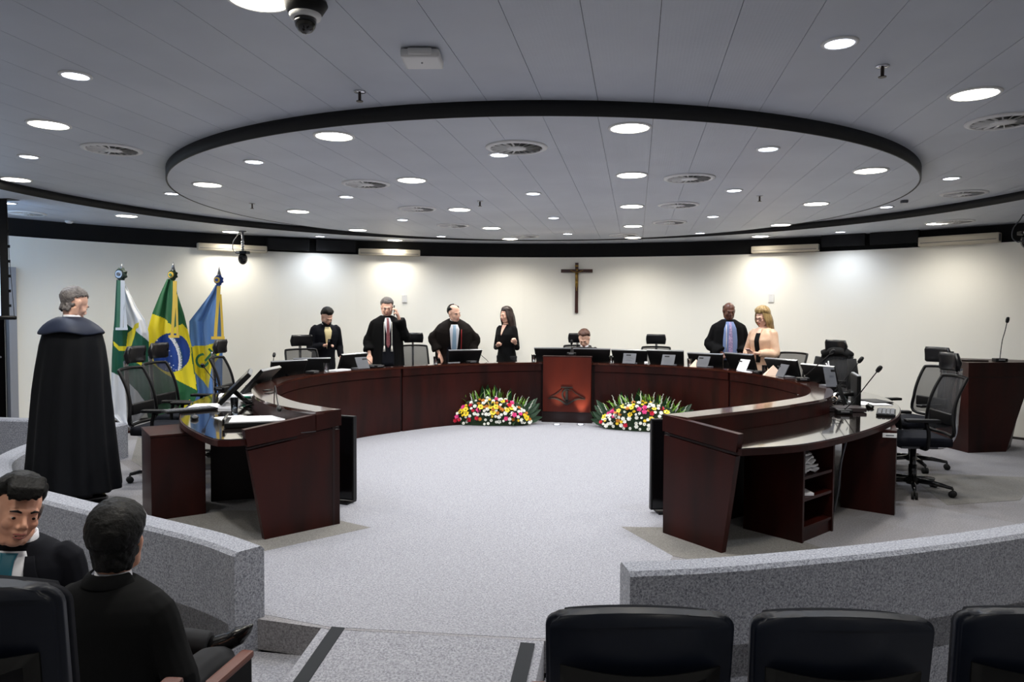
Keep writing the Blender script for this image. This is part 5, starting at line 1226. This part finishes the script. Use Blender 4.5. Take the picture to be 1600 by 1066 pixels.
w = p.t.matrix_world@p.T((-.01, .36, 1.14)); t = thing('phone', 'phone held in both hands by the blonde woman', 'phone', w, p.t.rotation_euler.z); t.rotation_euler.x = .5
bm = bmesh.new(); bx(bm, (0, 0, 0), (.074, .15, .009), bev=.003); obj('case', bm, mat('phone_pink', (214, 170, 160), .4), t); bm = bmesh.new(); bx(bm, (0, 0, .005), (.066, .14, .002)); obj('screen', bm, screen_m, t)

# 8 man in the long cape, seen from behind
P = at(118, 786, 0)
p = Person('grey-haired man in a floor-length dark cape with blue-grey collar seen from behind', -3.56, 5.24, 0, PI/2-.15, 1.78, lean=.03, head=(-.22, .48, 0), skin=skin_l, vox=.007)
AR = [(1, (.22, .0, 1.12), (.06, .17, 1.05), (0, 0, -1), .5), (-1, (-.22, .0, 1.12), (-.06, .17, 1.0), (0, 0, -1), .5)]
p.body(AR); bm = bmesh.new(); p.torso(bm, CAPE, .05, 12, n=96, steps=40, ph=.7)
blob('cape', bm, robe_n, p.t, .012, 2)
bm = bmesh.new(); n = 40; V = []
for k in range(n+1):
    a = PI/2+.35+(2*PI-.7)*k/n; ca, sa = math.cos(a), math.sin(a); fl_ = 1+.04*math.sin(5*a)
    V.append([bm.verts.new(p.T(v)) for v in ((.072*ca, -.018+.066*sa, 1.492), (.135*ca, -.018+.108*sa, 1.470), (.215*ca*fl_, -.012+.150*sa*fl_, 1.425), (.262*ca*fl_, -.005+.190*sa*fl_, 1.36+.012*math.sin(4*a)))])
for a_, b_ in zip(V, V[1:]):
    for k in range(3): bm.faces.new((a_[k], a_[k+1], b_[k+1], b_[k]))
o = obj('cape_collar', bm, cape_c, None, True); bake(o, [('SOLIDIFY', dict(thickness=.014, offset=1)), ('SUBSURF', dict(levels=1))]); o.parent = p.t
p.collar(shirt_w, z=1.485, r=.060, h=.03); p.hair(hair_g, 'short', th=.0035, vox=.005); p.face(brow=hair_g); p.legs(stance=.11)

# 9 man in a black suit seated in front, seen from behind
SITZ = -.31-.425
P = aty(172, 850, 2.36)
AR = [(1, (.28, .02, 1.10), (.02, .28, 1.06), (0, 0, -1), .5), (-1, (-.28, .04, 1.10), (-.16, .26, 1.00), (0, 0, -1), .5)]
p = Person('dark-haired man in a black suit seated with crossed legs, seen from behind', P.x, 2.36, -.86, PI/2-.05, 1.72, lean=.04, head=(.42, .04, 0), skin=skin_m, vox=.007, sit=True)
p.body(AR)
BIG = [(z, rx*1.13, ry*1.10, cy) for z, rx, ry, cy in SUIT]; BIG = BIG[:5]+[(1.34, .245, .148, 0), (1.405, .225, .125, -.008), (1.45, .15, .095, -.014), (1.478, .088, .074, -.014)]
p.jacket(BIG, suit_k, AR, r=(.066, .064, .050), sh=(.198, 1.365), vox=.008); p.collar(shirt_w, z=1.460, r=.058, h=.042)
bm = bmesh.new(); V = []; n = 24
for k in range(n+1):
    a = PI+.0+PI*k/n; ca, sa = math.cos(a), math.sin(a); V.append([bm.verts.new(p.T(v)) for v in ((.068*ca, -.012+.068*sa, 1.500), (.085*ca, -.014+.082*sa, 1.488), (.105*ca, -.014+.095*sa, 1.455))])
for a_, b_ in zip(V, V[1:]):
    for k in range(2): bm.faces.new((a_[k], a_[k+1], b_[k+1], b_[k]))
o = obj('jacket_collar', bm, suit_k, None, True); bake(o, [('SOLIDIFY', dict(thickness=.008, offset=1)), ('SUBSURF', dict(levels=1))]); o.parent = p.t
p.hair(hair_k, 'short', th=.013, vox=.005); p.face(brow=hair_k)
bm = bmesh.new(); sph(bm, (0, 0, .90), (.19, .15, .12)); tube(bm, catmull([(.10, .02, .92), (.11, .22, .93), (.12, .46, .93), (.12, .48, .70), (.12, .44, .46)], 4), [.10]*5+[.09]*4+[.07]*4+[.06]*4, 12)
tube(bm, catmull([(-.10, .02, .92), (-.2, .25, .96), (-.27, .42, .97), (-.12, .50, 1.0), (.03, .54, .985)], 4), [.10]*5+[.092]*4+[.075]*4+[.058]*4, 12); blob('trousers', bm, trous, p.t, .010, 2)
bm = bmesh.new(); tube(bm, catmull([(.0, .54, .985), (.06, .545, .985), (.13, .55, 1.01), (.19, .55, 1.05), (.235, .55, 1.09)], 4), [.038]*4+[.044]*4+[.040]*4+[.03, .026, .02, .013, .006], 12); p.add('shoe', bm, shoe_m)
bm = bmesh.new(); tube(bm, [(.12, .38, .455), (.12, .46, .45), (.12, .58, .44), (.12, .64, .435)], [.036, .044, .04, .02], 10); p.add('shoe', bm, shoe_m)

# 10 man with the teal tie, turned towards his neighbour
P = aty(44, 795, 2.55)
p = Person('dark-haired man in navy suit and teal tie leaning over to talk, at the left edge', P.x-.10, 2.55, -.80, LOOK+.42, 1.74, lean=.12, side=-.12, head=(.60, .0, -.30), skin=skin_m, vox=.0055, sit=True, neckf=.03)
AR = [(1, (.27, .08, 1.10), (.20, .30, 1.08), (0, .4, -1), .7), (-1, (-.27, .04, 1.10), (-.16, .26, 1.02), (0, 0, -1), .5)]
p.body(AR); p.jacket(SUIT, suit_n, AR, vox=.008); p.collar(shirt_w, z=1.458, r=.059, h=.045); p.front(SUIT, shirt_w, tie_t, w=.095, tw=.034, zb=1.08)
for x in (-1, 1): p.patch('lapel', SUIT, suit_n, [(1.12, x*.004, x*.05), (1.25, x*.05, x*.115), (1.33, x*.075, x*.13), (1.44, x*.055, x*.085)], .012)
bm = bmesh.new(); q = p.T((.105, .128, 1.34)); sph(bm, q, (.009, .005, .009)); p.add('lapel_pin', bm, gold)
p.hair(hair_k, 'quiff', th=.010, vox=.0045); p.face(brow=hair_k, open_=.004); p.legs(seat=True)
b = bmesh.new(); 
for x in (-1, 1): tube(b, [(x*.066, .012, .03), (x*.070, .008, .0), (x*.068, .006, -.022)], [.012, .009, .004], 8)
p.hd(b); p.add('sideburns', b, mat('grey_sideburn', (88, 82, 82), .8)); bpy.context.view_layer.update()
w = p.t.matrix_world@p.T((.22, .42, 1.05)); t = thing('phone', 'dark phone in the hand of the man with the teal tie', 'phone', w, p.t.rotation_euler.z+.5); t.rotation_euler.x = 1.0
bm = bmesh.new(); bx(bm, (0, 0, 0), (.078, .155, .009), bev=.004); obj('case', bm, phone_m, t); bm = bmesh.new(); bx(bm, (0, 0, .005), (.07, .147, .002)); obj('screen', bm, screen_m, t)

# ================================================================ AUDIENCE SEATS
def make_seat():
    t = thing('auditorium_seat', 'x', 'seat')       # seen from behind: back at local -Y, faces +Y
    Wd, zt, zb = .275, 1.03, .40
    def outline(w, top, bot, arch, r):
        pts = []; n = 16
        for k in range(n+1):
            x = -w+r+(2*w-2*r)*k/n; pts.append((x, top+arch*(1-(x/w)**2)-arch))
        rt = [(w-r+r*math.sin(a), top-arch*.75-r*.0-r+r*math.cos(a)) for a in [PI/2*k/5 for k in range(6)]]
        lt = [(-w+r-r*math.sin(a), top-arch*.75-r+r*math.cos(a)) for a in [PI/2*k/5 for k in range(5, -1, -1)]]
        return lt+pts[1:-1]+rt+[(w*.96, bot), (-w*.96, bot)]
    def plate(name, ol, y0, y1, m, bev=.0, lean=.12, par=t):
        bm = bmesh.new(); f = lambda x, z, y: (x, y-lean*(z-.45)+.10*(x/.3)**2*.4, z)
        a = [bm.verts.new(f(x, z, y0)) for x, z in ol]; b = [bm.verts.new(f(x, z, y1)) for x, z in ol]; n = len(ol)
        ed = []
        for i in range(n): bm.faces.new((a[i], a[(i+1) % n], b[(i+1) % n], b[i]))
        F = [bm.faces.new(a[::-1]), bm.faces.new(b)]
        if bev: bmesh.ops.bevel(bm, geom=list({e for g in F for e in g.edges}), offset=bev, segments=3, affect='EDGES')
        o = obj(name, bm, m, par, True); 
        return o
    plate('back_shell', outline(Wd, zt, zb, .028, .04), -.065, -.02, seat_pl, .012)
    plate('back_cushion', outline(Wd-.02, zt-.02, zb, .028, .04), -.02, .045, fabric_bk, .02)
    # recessed lower panel with a dipping upper edge
    w = Wd-.042; dip = [(w-2*w*k/14, zt-.165-.022*math.cos(PI*(2*k/14-1)*.5)*1.0-.0) for k in range(15)]
    plate('lower_recess', dip+[(-w*.95, zb+.05), (w*.95, zb+.05)], -.069, -.062, seat_rec)
    bm = bmesh.new(); bx(bm, (0, .24, .44), (.48, .46, .10), bev=.03); obj('seat_cushion', bm, fabric_bk, t, True)
    for s in (-1, 1):
        bm = bmesh.new(); bx(bm, (s*.285, .20, .275), (.045, .34, .55), bev=.01); obj('side_frame', bm, seat_rec, t); bm = bmesh.new(); bx(bm, (s*.285, .24, .56), (.055, .28, .03), bev=.012); obj('armrest', bm, mat('brown_armrest', (92, 48, 34), .4) if 'brown_armrest' not in MATS else MATS['brown_armrest'], t)
    bm = bmesh.new(); bx(bm, (0, .1, .03), (.5, .3, .06)); bx(bm, (0, .1, .2), (.1, .12, .4)); obj('pedestal', bm, seat_rec, t)
    return t
ST = make_seat(); f4 = True
A = aty(-62, 950, 1.34)
for X, Y, Z, rz, lb in ((aty(993, 950, 2.12).x, 2.12, -.25, .15, 'dark blue audience seat back at the bottom, directly right of the ramp'), (aty(1296, 950, 2.22).x, 2.20, -.25, .12, 'dark blue audience seat back at the bottom, middle of the three on the right'),
                      (aty(1606, 950, 2.36).x, 2.32, -.25, .04, 'dark blue audience seat back cut by the bottom right corner'), (aty(-50, 895, 1.42).x, 1.42, -.01, .12, 'dark audience seat back at the bottom left corner, nearest the view'),
                      (aty(172, 850, 2.36).x, 2.44, -.42, .0, 'audience seat under the man in the black suit'), (aty(44, 795, 2.55).x-.12, 2.66, -.42, .15, 'audience seat under the man with the teal tie')):
    t = ST if f4 else copy_tree(ST); f4 = False
    t.location = (X, Y, Z); t.rotation_euler.z = rz; t['label'] = lb; t['group'] = 'audience seats'; t.scale.x = .96 if 'directly' in lb else (.91 if 'at the bottom, middle' in lb or 'right corner' in lb else 1)
    if 'under the man' in lb:
        for c in t.children:
            if c.name.startswith(('back_', 'lower_')): c.scale.z = .66; c.location = (0, 0, .13)
    if 'black suit' in lb:
        pass

# ================================================================ FLOWER ARRANGEMENTS
leafg = mat('leaf_dark', (24, 62, 30), .45, noise=(20, (14, 42, 22))); leafl = mat('leaf_light', (120, 165, 50), .5, noise=(20, (84, 130, 38))); foam = mat('moss', (28, 50, 24), .9, bump=(60, 1)); stem_g = mat('stem_green', (60, 96, 50), .6)
pk = mat('petal_pink', (226, 70, 140), .5); rd = mat('petal_red', (206, 28, 60), .5); wh = mat('petal_white', (240, 240, 232), .5); yl = mat('petal_yellow', (240, 205, 30), .5); og = mat('petal_orange', (196, 120, 24), .5); cen = mat('flower_eye', (150, 150, 50), .6)
def flower_mesh(name, m, R, layers, n, cup=.5, cm=None):
    bm = bmesh.new()
    for L in range(layers):
        r = R*(1-.28*L); up = cup*(.3+.5*L)
        for k in range(n):
            a = 2*PI*(k+.5*L)/n; d = Vector((math.cos(a), math.sin(a), 0)); s_ = Vector((-d.y, d.x, 0))*r*.42
            z = .004*L; v = [bm.verts.new(q) for q in (Vector((0, 0, z)), d*r*.6+s_+Vector((0, 0, z+up*r*.5)), d*r+Vector((0, 0, z+up*r)), d*r*.6-s_+Vector((0, 0, z+up*r*.5)))]; bm.faces.new(v)
    f0 = len(bm.faces); g = sph(bm, (0, 0, .006), (R*.25, R*.25, R*.2), 6, 4)
    bm.faces.ensure_lookup_table()
    for f in bm.faces[f0:]: f.material_index = 1
    me = bpy.data.meshes.new(name); bm.to_mesh(me); bm.free(); me.materials.append(m); me.materials.append(cm or cen); return me
FM = {'rose': [flower_mesh('rose', pk, .036, 3, 5, .9, pk), flower_mesh('rose', rd, .034, 3, 5, .9, rd)], 'lisianthus': [flower_mesh('white_flower', wh, .030, 3, 6, .8, wh)], 'daisy': [flower_mesh('daisy', wh, .022, 1, 9, .2)],
      'lily': [flower_mesh('lily', yl, .042, 1, 6, .5)], 'marigold': [flower_mesh('marigold', og, .030, 3, 8, .4, og), flower_mesh('marigold', yl, .024, 3, 8, .4, yl)]}
def leaf_mesh(name, m, L, w, n=5, curve=.3):
    bm = bmesh.new(); P = []
    for k in range(n+1):
        u = k/n; ww = w*math.sin(PI*min(.999, u*.93+.05))*(1-.2*u); P.append([bm.verts.new(q) for q in ((-ww, -curve*u*u*L+.15*ww, u*L), (0, -curve*u*u*L, u*L), (ww, -curve*u*u*L+.15*ww, u*L))])
    for a, b in zip(P, P[1:]):
        for i in range(2): bm.faces.new((a[i], a[i+1], b[i+1], b[i]))
    me = bpy.data.meshes.new(name); bm.to_mesh(me); bm.free(); me.materials.append(m); return me
big_leaf = leaf_mesh('big_leaf', leafg, .30, .065); thin_leaf = leaf_mesh('thin_leaf', leafl, .17, .016, 4, .4); mid_leaf = leaf_mesh('mid_leaf', leafg, .15, .035, 4, .3)
bm = bmesh.new()
for k in range(9): sph(bm, (.004*math.sin(k), .004*math.cos(k*2), .05+.017*k), .013-.001*k, 5, 4)
cyl(bm, (0, 0, 0), (0, 0, .06), .004, n=5); spike = bpy.data.meshes.new('white_spike'); bm.to_mesh(spike); bm.free(); spike.materials.append(mat('spike_white', (208, 212, 200), .6))
def bouquet(X, Y, rz, label, seed, Wd=.68, Hh=.44):
    rnd = random.Random(seed); t = thing('flower_arrangement', label, 'flowers', (X, Y, 0), rz, 'flower arrangements at the desk foot')
    bm = bmesh.new(); sph(bm, (0, .0, .08), (Wd*.86, .16, Hh*.62), 28, 14)
    bmesh.ops.bisect_plane(bm, geom=bm.verts[:]+bm.edges[:]+bm.faces[:], plane_co=(0, 0, .003), plane_no=(0, 0, -1), clear_outer=True)
    for v in bm.verts: v.co += Vector((rnd.uniform(-.012, .012), rnd.uniform(-.012, .012), rnd.uniform(-.01, .01) if v.co.z > .02 else 0))
    obj('moss_base', bm, foam, t, True)
    def put(name, me, p, d, sc=1, spin=0):
        o = bpy.data.objects.new(name, me); C.objects.link(o); o.parent = t; o.location = p; q = Vector(d).normalized().to_track_quat('Z', 'Y'); o.rotation_euler = (q.to_matrix()@Matrix.Rotation(spin, 3, 'Z')).to_euler(); o.scale = (sc,)*3
    def surf(u, v):        # u -1..1 across, v 0..1 upwards; local front is -Y
        a = v*PI*.5; x = u*Wd*.88*math.cos(a*.55); hh = Hh*.66*math.sqrt(max(.05, 1-(u*.9)**2)); z = .03+hh*math.sin(a)*1.05; y = -.17*math.cos(a)*math.sqrt(max(.1, 1-u*u*.7)); return Vector((x, y, z)), Vector((u*.4, -math.cos(a)-.3, math.sin(a)+.1))
    for i in range(26):
        u = rnd.uniform(-1, 1); x = u*Wd*.85; z = .06+Hh*.42*(1-abs(u)**1.5); put('big_leaf', big_leaf, (x, .05+rnd.uniform(0, .05), z), (u*1.1+rnd.uniform(-.2, .2), .1, 1-.55*abs(u)), rnd.uniform(.7, 1.0), rnd.uniform(-.6, .6)+PI)
    for s_ in (-1, 1):
        for k in range(4): put('big_leaf', big_leaf, (s_*Wd*.74, .0, .05+.05*k), (s_*1, -.1, .25+.3*k), .8, PI*.5*s_)
    for i in range(46):
        u = rnd.uniform(-.8, .8); x = u*Wd; z = .10+Hh*.55*(1-u*u); put('thin_leaf', thin_leaf, (x, rnd.uniform(-.04, .04), z), (u*.7+rnd.uniform(-.4, .4), rnd.uniform(-.5, .1), 1), rnd.uniform(.6, 1), rnd.uniform(0, 6))
    for i in range(30):
        u = rnd.uniform(-1, 1); P_, N_ = surf(u, rnd.uniform(0, .9)); put('mid_leaf', mid_leaf, P_*.92, N_+Vector((rnd.uniform(-.8, .8), 0, rnd.uniform(-.3, .6))), rnd.uniform(.5, .9), rnd.uniform(0, 6))
    for i in range(14):
        u = -.85+1.7*i/13+rnd.uniform(-.05, .05); x = u*Wd*.95; z = .08+Hh*.52*(1-u*u*.8); put('white_spike', spike, (x, .0, z), (u*.6, -.15, 1), rnd.uniform(.75, 1.1))
    placed = []
    for kind, cnt, v0, v1 in (('rose', 16, .05, .8), ('lily', 11, .25, .75), ('marigold', 26, .1, 1.0), ('lisianthus', 34, .05, .95), ('daisy', 40, .0, .8)):
        for i in range(cnt):
            for tr in range(12):
                u, v = rnd.uniform(-.98, .98), rnd.uniform(v0, v1); P_, N_ = surf(u, v)
                if all((P_-q).length > .040 for q in placed): break
            placed.append(P_); me = rnd.choice(FM[kind]); put({'rose': 'rose', 'lily': 'lily', 'marigold': 'marigold', 'lisianthus': 'white_flower', 'daisy': 'daisy'}[kind], me, P_+N_.normalized()*.02, N_+Vector((rnd.uniform(-.3, .3), 0, rnd.uniform(-.3, .3))), rnd.uniform(.85, 1.2), rnd.uniform(0, 6))
    return t
P = at(767, 664, 0); bouquet(P.x, 10.17, .12, 'wide mixed flower arrangement on the carpet, left of the rostrum', 4, .66, .50)
P = at(1003, 664, 0); bouquet(P.x, 10.10, -.14, 'wide mixed flower arrangement on the carpet, right of the rostrum', 9, .66, .50)

# ================================================================ FLAGS
fg = mat('flag_green', (14, 92, 50), .7, sheen=.2); fy = mat('flag_yellow', (232, 214, 24), .7, sheen=.2); fb = mat('flag_blue', (18, 60, 140), .7); fw = mat('flag_white', (222, 224, 228), .75, sheen=.2); fs = mat('flag_sky', (92, 136, 196), .7, sheen=.2); fd = mat('flag_dark_green', (14, 84, 62), .7); rib = mat('ribbon_yellow', (226, 190, 74), .45); ribg = mat('ribbon_green', (70, 120, 90), .5)
def seg(px, py, pts):      # inside polygon
    c = False; j = len(pts)-1
    for i in range(len(pts)):
        xi, yi = pts[i]; xj, yj = pts[j]
        if (yi > py) != (yj > py) and px < (xj-xi)*(py-yi)/(yj-yi)+xi: c = not c
        j = i
    return c
def flag(name, label, Y, rows, colour, mats, pole_px, tip_py, ros, NX=90, NY=190):
    """rows: (height row, left, right) of the hanging cloth as seen, laid on a folded surface standing at distance Y"""
    top = aty(pole_px, rows[0][0], Y); foot = aty(pole_px, 660, Y)
    t = thing(name, label, 'flag', (top.x, Y+.03, 0)); bm = bmesh.new(); V = []
    def row(v):
        py = rows[0][0]+(rows[-1][0]-rows[0][0])*v
        for a, b in zip(rows, rows[1:]):
            if py <= b[0]+1e-6: k = (py-a[0])/(b[0]-a[0]); return py, a[1]+(b[1]-a[1])*k, a[2]+(b[2]-a[2])*k
        return rows[-1]
    for j in range(NY+1):
        py, l, r = row(j/NY); rr = []
        for i in range(NX+1):
            u = i/NX; px = l+(r-l)*u; P = aty(px, py, Y); dep = (.035*math.sin(u*11+j*.012+Y)+.022*math.sin(u*23-j*.02))*min(1, .25+j/NY*1.5)
            q = Vector((CAMX, 0, EYE)).lerp(P, 1+dep/9); rr.append(bm.verts.new((q.x-top.x, q.y-Y-.03, max(.012, q.z))))
        V.append(rr)
    for j in range(NY):
        for i in range(NX):
            f = bm.faces.new((V[j][i], V[j][i+1], V[j+1][i+1], V[j+1][i])); py, l, r = row((j+.5)/NY); f.material_index = colour(l+(r-l)*(i+.5)/NX, py)
    o = obj('cloth', bm, mats, None, True, keep=True); bake(o, [('SOLIDIFY', dict(thickness=.006, offset=0))]); o.parent = t
    bm = bmesh.new(); zt = aty(pole_px, tip_py+16, Y).z; cyl(bm, (0, .06, .03), (0, .06, zt), .014); obj('pole', bm, silver, t, True)
    bm = bmesh.new(); cyl(bm, (0, .06, zt), (0, .06, zt+.05), .022, .026); cyl(bm, (0, .06, zt+.05), (0, .06, zt+.16), .026, .001); obj('spear_tip', bm, silver, t, True)
    bm = bmesh.new(); lathe(bm, [(.16, 0), (.16, .03), (.03, .06)], 24, (0, .06, .0)); obj('pole_base', bm, wood, t)
    zc = aty(pole_px, ros[0], Y).z; m1, m2, m3 = ros[1]
    R0 = ros[2]; bm = bmesh.new(); n = 16
    a = [bm.verts.new((R0*(1 if k % 2 else .78)*math.cos(2*PI*k/n), -.06, zc+R0*(1 if k % 2 else .78)*math.sin(2*PI*k/n))) for k in range(n)]; b = [bm.verts.new((R0*.7*math.cos(2*PI*k/n), -.10, zc+R0*.7*math.sin(2*PI*k/n))) for k in range(n)]
    for k in range(n): bm.faces.new((a[k], a[(k+1) % n], b[(k+1) % n], b[k]))
    bm.faces.new(a); bm.faces.new(b); obj('rosette', bm, m1, t); 
    bm = bmesh.new(); cyl(bm, (0, -.10, zc), (0, -.115, zc), R0*.52, n=16); obj('rosette_ring', bm, m2, t); bm = bmesh.new(); cyl(bm, (0, -.11, zc), (0, -.125, zc), R0*.26, n=12); obj('rosette_centre', bm, m3, t)
    m = (top.x-CAMX)/Y
    for ch in t.children:
        if ch.name.startswith(('rosette',)): ch.location.x = -m*.065
        elif ch.name.startswith(('pole', 'spear')): ch.location.x = m*.05
    return t, top
def ribbon(t, top, Y, poly, m, name='ribbon', off=.14):
    bm = bmesh.new(); V = []
    for (py, x0, x1) in poly: V.append([bm.verts.new((P.x-top.x, -off, P.z)) for P in (aty(x0, py, Y-off), aty((x0+x1)/2, py, Y-off), aty(x1, py, Y-off))])
    for a, b in zip(V, V[1:]):
        for k in range(2): bm.faces.new((a[k], a[k+1], b[k+1], b[k]))
    o = obj(name, bm, m, None, False, keep=True); bake(o, [('SOLIDIFY', dict(thickness=.004, offset=0))]); o.parent = t
    for p_ in o.data.polygons: p_.use_smooth = False
# 1 white and green flag
YF = 8.45
star = [(196, 523), (212, 520), (213, 512), (209, 515), (212, 508), (217, 505), (216, 514), (214, 521), (208, 532), (222, 552), (226, 572), (215, 565), (206, 548), (200, 546), (190, 545), (178, 541), (178, 532), (190, 540)]
def c1(px, py):
    if seg(px, py, [(200, 520), (206, 516), (210, 509), (207, 512), (212, 506), (217, 504), (217, 512), (213, 514), (209, 530), (205, 543), (196, 548), (186, 548), (178, 540), (177, 533), (186, 541), (197, 541)]) or seg(px, py, [(203, 547), (209, 549), (216, 562), (222, 565), (222, 572), (212, 566)]): return 2
    if px < 185: 
        if 437 < py < 515: return 1 if px < 184.5 else 0
    if seg(px, py, [(178, 515), (196, 510), (197, 505), (234, 535), (236, 640), (215, 612), (195, 592), (172, 580), (174, 525)]): return 1
    return 0
t, top = flag('flag', 'white and dark green flag with yellow device, leftmost of the three flags', YF, [(437, 182, 193), (455, 181, 201), (480, 180, 213), (500, 179, 226), (520, 177, 232), (560, 175, 233), (600, 174, 233), (640, 172, 232), (648, 172, 225), (660, 186, 214), (667, 200, 207)], c1, [fw, fd, fy], 187, 413, (429, (mat('rosette_dark', (14, 34, 26), .6), silver, grey_pl), .095))
ribbon(t, top, YF, [(438, 181, 186), (470, 180, 185.5), (500, 179.5, 185), (514, 179, 184.5)], ribg); ribbon(t, top, YF, [(438, 186, 192.5), (470, 186, 193), (500, 185.5, 190), (514, 185, 189.5)], fw, off=.145); ribbon(t, top, YF, [(480, 191, 193.5), (500, 191, 195.5), (514, 190.5, 196.5)], fw, off=.145); ribbon(t, top, YF, [(512, 178, 197), (516, 178, 197)], fw, 'ribbon_fringe', .15)
# 2 national flag: green field, yellow rhombus, blue disc with stars and motto band
YF2 = 8.7
rnd = random.Random(2); stars = [(246, 532), (250, 541), (262, 537), (257, 550), (262, 556), (265, 548), (258, 564), (262, 572), (259, 577), (268, 574), (272, 577), (265, 568), (244, 533), (271, 571), (275, 578), (252, 552), (279, 553), (268, 557)]
def c2(px, py):
    cx, cy = 267.5, 551
    ins = ((px-cx)/29.5)**2+((py-cy)/30.5)**2 < 1
    if ins:
        r = math.hypot(px-236, (py-585))       # band is an arc round a centre low at the left
        if 57.0 < math.hypot(px-222, py-566) < 62.5 and py > 527: return 3
        for sx, sy in stars:
            if abs(px-sx) < .75 and abs(py-sy) < .75: return 3
        return 2
    if seg(px, py, [(237, 490), (258, 498), (272, 512), (285, 506), (298, 520), (300, 560), (308, 610), (280, 596), (255, 582), (229, 560), (228, 520)]) or seg(px, py, [(284, 632), (297, 624), (298, 630), (292, 643), (284, 648)]): return 1
    return 0
t, top = flag('flag', 'green and yellow flag with starry blue disc and motto band, middle of the three flags', YF2, [(436, 261, 272), (460, 250, 277), (490, 238, 287), (515, 231, 293), (545, 228, 300), (590, 228, 305), (612, 228, 309), (640, 229, 300), (655, 232, 290), (664, 240, 282)], c2, [fg, fy, fb, fw], 268, 411, (430, (mat('rosette_green', (14, 44, 24), .6), rib, ribg), .075))
ribbon(t, top, YF2, [(439, 268, 274), (470, 267.5, 273.5), (500, 266, 270.5), (526, 264, 269)], rib); ribbon(t, top, YF2, [(460, 272, 275), (500, 273, 276), (526, 273.5, 277)], rib, off=.145); ribbon(t, top, YF2, [(524, 261, 278), (528, 261, 278)], rib, 'ribbon_fringe', .15); ribbon(t, top, YF2, [(439, 265, 268), (470, 262, 267), (505, 260, 265)], fg, off=.13)
# motto letters lying along the band
def letter(ch, px, py, rot, Y, top, t, size, m, off=.10, bold=.0, nm='motto_letter'):
    cu = bpy.data.curves.new('c', 'FONT'); cu.body = ch; cu.size = size; cu.align_x = 'CENTER'; cu.align_y = 'CENTER'; cu.extrude = .0015; cu.offset = bold
    o = bpy.data.objects.new('c', cu); C.objects.link(o); C.objects.unlink(o); TS.collection.objects.link(o); TS.view_layers[0].update(); me = bpy.data.meshes.new_from_object(o.evaluated_get(TS.view_layers[0].depsgraph)); bpy.data.objects.remove(o)
    me.materials.clear(); me.materials.append(m); o = bpy.data.objects.new(nm, me); C.objects.link(o); o.parent = t
    P = aty(px, py, Y-off); o.rotation_euler = (Matrix.Rotation(PI/2, 3, 'X')@Matrix.Rotation(-rot, 3, 'Z')).to_euler(); o.location = (P.x-top.x, -off, P.z); return o
for k, ch in enumerate('EM E PROGRESSO'):
    a = math.radians(-43+k*4.15); px, py = 222+59.7*math.cos(a), 566+59.7*math.sin(a)
    if ch != ' ' and py > 527: letter(ch, px, py, a+PI/2, YF2, top, t, .048, fd, .115)
# 3 sky blue flag with yellow star shape and green monogram
YF3 = 8.9
def c3(px, py):
    if seg(px, py, [(300, 541), (322, 540), (349, 532), (341, 560), (330, 575), (326, 607), (318, 596), (306, 584), (300, 575)]): return 1
    return 0
t, top = flag('flag', 'sky blue flag with yellow star and green monogram, rightmost of the three flags', YF3, [(445, 337, 343), (460, 328, 344), (480, 313, 346), (502, 296, 347), (530, 296, 348), (560, 298, 347.5), (600, 300, 347), (640, 304, 346), (658, 310, 342)], c3, [fs, fy], 340, 418, (438, (fb, rib, fb), .075))
ribbon(t, top, YF3, [(447, 337, 343), (480, 335.5, 340), (510, 333, 338), (528, 332, 337)], rib); ribbon(t, top, YF3, [(460, 341, 344), (500, 343, 346.5), (528, 344, 348)], rib, off=.145); ribbon(t, top, YF3, [(526, 328, 349), (530.5, 328, 349)], rib, 'ribbon_fringe', .15)
letter('T', 324, 558, -.6+1.35, YF3, top, t, .24, fg, .115, .004, 'monogram_letter'); letter('C', 313, 566, -.55, YF3, top, t, .26, fg, .12, .004, 'monogram_letter')

bpy.data.scenes.remove(TS)
